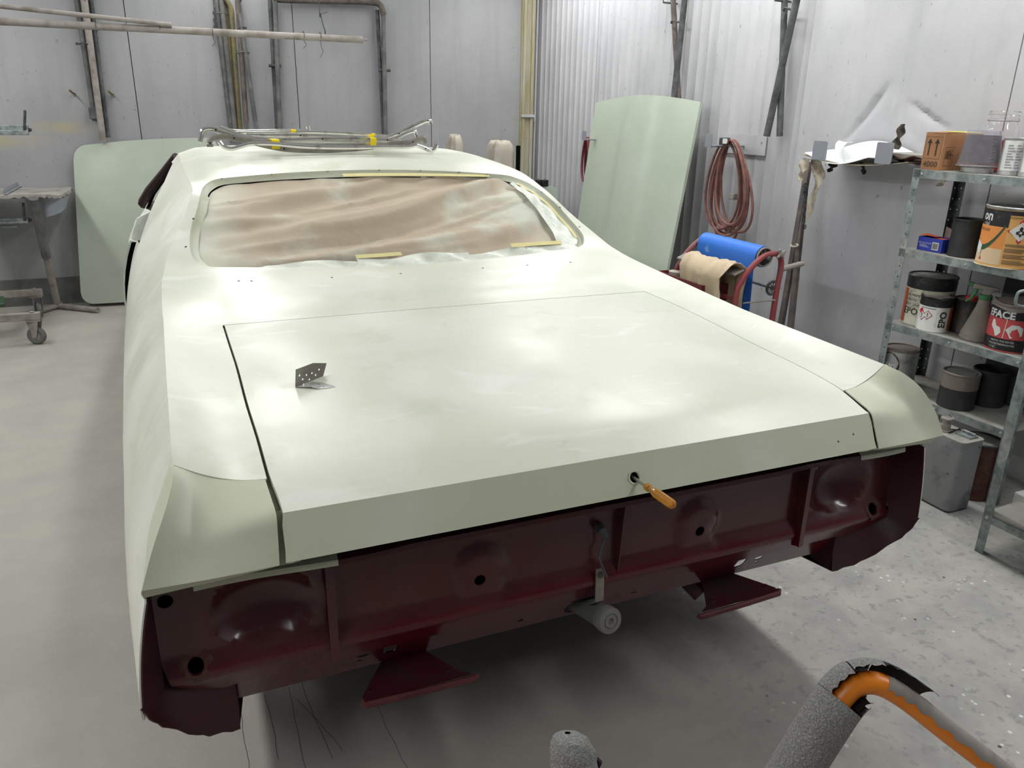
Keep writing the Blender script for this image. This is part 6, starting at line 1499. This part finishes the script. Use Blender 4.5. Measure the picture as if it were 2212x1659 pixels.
mb = MB(); mb.tube([hs_, hs_+dsv*(L_*.5)], .0036, 8); build('tang', mb, 'dark_pipe', t)

# ---------------------------------------------------------------- foreground trestle with foam sleeves
fgp = lambda x, y, k: CAM+ray(x, y)*k
t = thing('padded_trestle', V3(.10, -.55, 0), 'orange tube trestle with torn grey foam sleeves in the foreground', 'trestle')
K = 1.05
tubep = [fgp(1600, 1850, K*1.05), fgp(1700, 1690, K*1.02), fgp(1780, 1562, K), fgp(1822, 1502, K), fgp(1855, 1478, K), fgp(1900, 1478, K), fgp(1960, 1512, K), fgp(2060, 1590, K), fgp(2190, 1690, K), fgp(2330, 1800, K)]
sp_ = spline(tubep, 80)
mb = MB(); mb.tube(sp_, .0155, 16); build('tube', mb, 'orange', t)
# worn patches of grey on the tube (paint dust on its upper side)
def tube_strip(P, r, a0, a1, m, name, parent, n=8, jag=0, t0=0, t1=None, lift=1.0):
    P = np.array(P)[t0:t1]; mb = MB(); rows = []; prev = None
    for i in range(len(P)):
        tn = P[min(i+1, len(P)-1)]-P[max(i-1, 0)]; tn /= np.linalg.norm(tn); up_ = -CF-tn*(-CF@tn); up_ /= np.linalg.norm(up_); sd = np.cross(tn, up_)
        j0 = a0+jag*math.sin(2.3*i)+jag*math.sin(.9*i+1); j1 = a1+jag*math.sin(1.9*i+2)
        rows.append([P[i]+r*(math.cos(a)*up_+math.sin(a)*sd)*(lift+.06*jag*math.sin(7*a+3*i)) for a in np.linspace(j0, j1, n)])
    mb.grid(rows); return build(name, mb, m, parent, angle=60)
tube_strip(sp_, .0160, -1.55, .05, 'dusty_pipe', 'worn_paint', t, jag=.16, t0=45)
# left foam sleeve around the rising leg, slit open over the bend
tube_strip(sp_, .033, -3.3, 3.3, 'foam', 'foam_sleeve', t, n=30, t0=0, t1=25, jag=.02)
tube_strip(sp_, .033, .75, 5.35, 'foam', 'foam_sleeve', t, n=26, t0=24, t1=35, jag=.05)
tube_strip(sp_, .032, 2.1, 5.15, 'foam', 'foam_sleeve', t, n=22, t0=34, t1=44, jag=.06)
tube_strip(sp_, .031, 3.0, 4.95, 'foam_dark', 'foam_sleeve', t, n=16, t0=43, t1=57, jag=.10)
tube_strip(sp_, .0265, .9, 5.2, 'foam_dark', 'foam_lining', t, n=26, t0=24, t1=40, jag=.03)
lt = [fgp(1255, 1900, K*1.06), fgp(1250, 1800, K*1.04), fgp(1246, 1700, K), fgp(1240, 1640, K), fgp(1232, 1600, K), fgp(1226, 1583, K)]
sl = spline(lt, 30); mb = MB(); mb.tube(sl[:20], .0155, 12); build('tube', mb, 'orange', t)
mb = MB(); n_ = 22; rows = []
for i, p_ in enumerate(sl):
    r_ = float(np.interp(i, [0, 12, 20, 25, 28, 29], [.034, .034, .031, .022, .012, .004])); up_ = -CF; sd = CR
    rows.append([p_+r_*(math.cos(a)*up_+math.sin(a)*sd)*(1+.05*math.sin(5*a+i)) for a in np.linspace(0, 2*math.pi, n_+1)[:-1]])
mb.grid(np.array(rows).transpose(1, 0, 2), closed_u=True); build('foam_sleeve', mb, 'foam', t, angle=60)
fl2 = [fgp(1238, 1592, K*.995), fgp(1262, 1612, K*.995), fgp(1282, 1632, K*.995), fgp(1300, 1650, K*.995)]; fl3 = [fgp(1244, 1610, K), fgp(1258, 1640, K), fgp(1268, 1668, K), fgp(1275, 1700, K)]
mb = MB(); mb.grid([fl2, fl3]); build('foam_flap', mb, 'foam_dark', t, solid=.006)
# base frame below the picture
g1, g2, g3 = tubep[0], tubep[-1], lt[0]
for p_ in (g1, g3, g2):
    mb = MB(); mb.tube([p_, V3(p_[0], p_[1], .02)], .0155, 10); build('leg', mb, 'orange', t)
mb = MB(); mb.tube([V3(g1[0], g1[1], .02), V3(g2[0], g2[1], .02)], .018, 10); build('base_bar', mb, 'orange', t)
mb = MB(); mb.tube([V3(g3[0], g3[1], .02), V3(g1[0], g1[1], .02)], .018, 10); build('base_bar', mb, 'orange', t)
# ---------------------------------------------------------------- fine marks on the floor: hairline cracks under the tail
mb = MB(); rs = np.random.default_rng(11)
for pts_ in (((518, 1530), (528, 1600), (540, 1659)), ((570, 1500), (590, 1570), (600, 1640)), ((625, 1485), (640, 1560), (660, 1659)), ((650, 1470), (675, 1540), (720, 1640)), ((640, 1510), (690, 1560), (740, 1620)), ((795, 1470), (830, 1560), (880, 1659))):
    P = [on_z(x+rs.normal(0, 1.2), y, .0006) for x, y in spline([(a, b, 0) for a, b in pts_], 10)[:, :2]]
    for i in range(len(P)-1):
        d_ = P[i+1]-P[i]; n_ = np.cross(d_, Z); n_ /= np.linalg.norm(n_); mb.add([P[i]-n_*.0007, P[i]+n_*.0007, P[i+1]+n_*.0007, P[i+1]-n_*.0007], [(0, 1, 2, 3)])
fl_o = bpy.data.objects['floor']; o = build('crack_lines', mb, 'seam', fl_o, smooth=False); setp(o, kind='stuff')
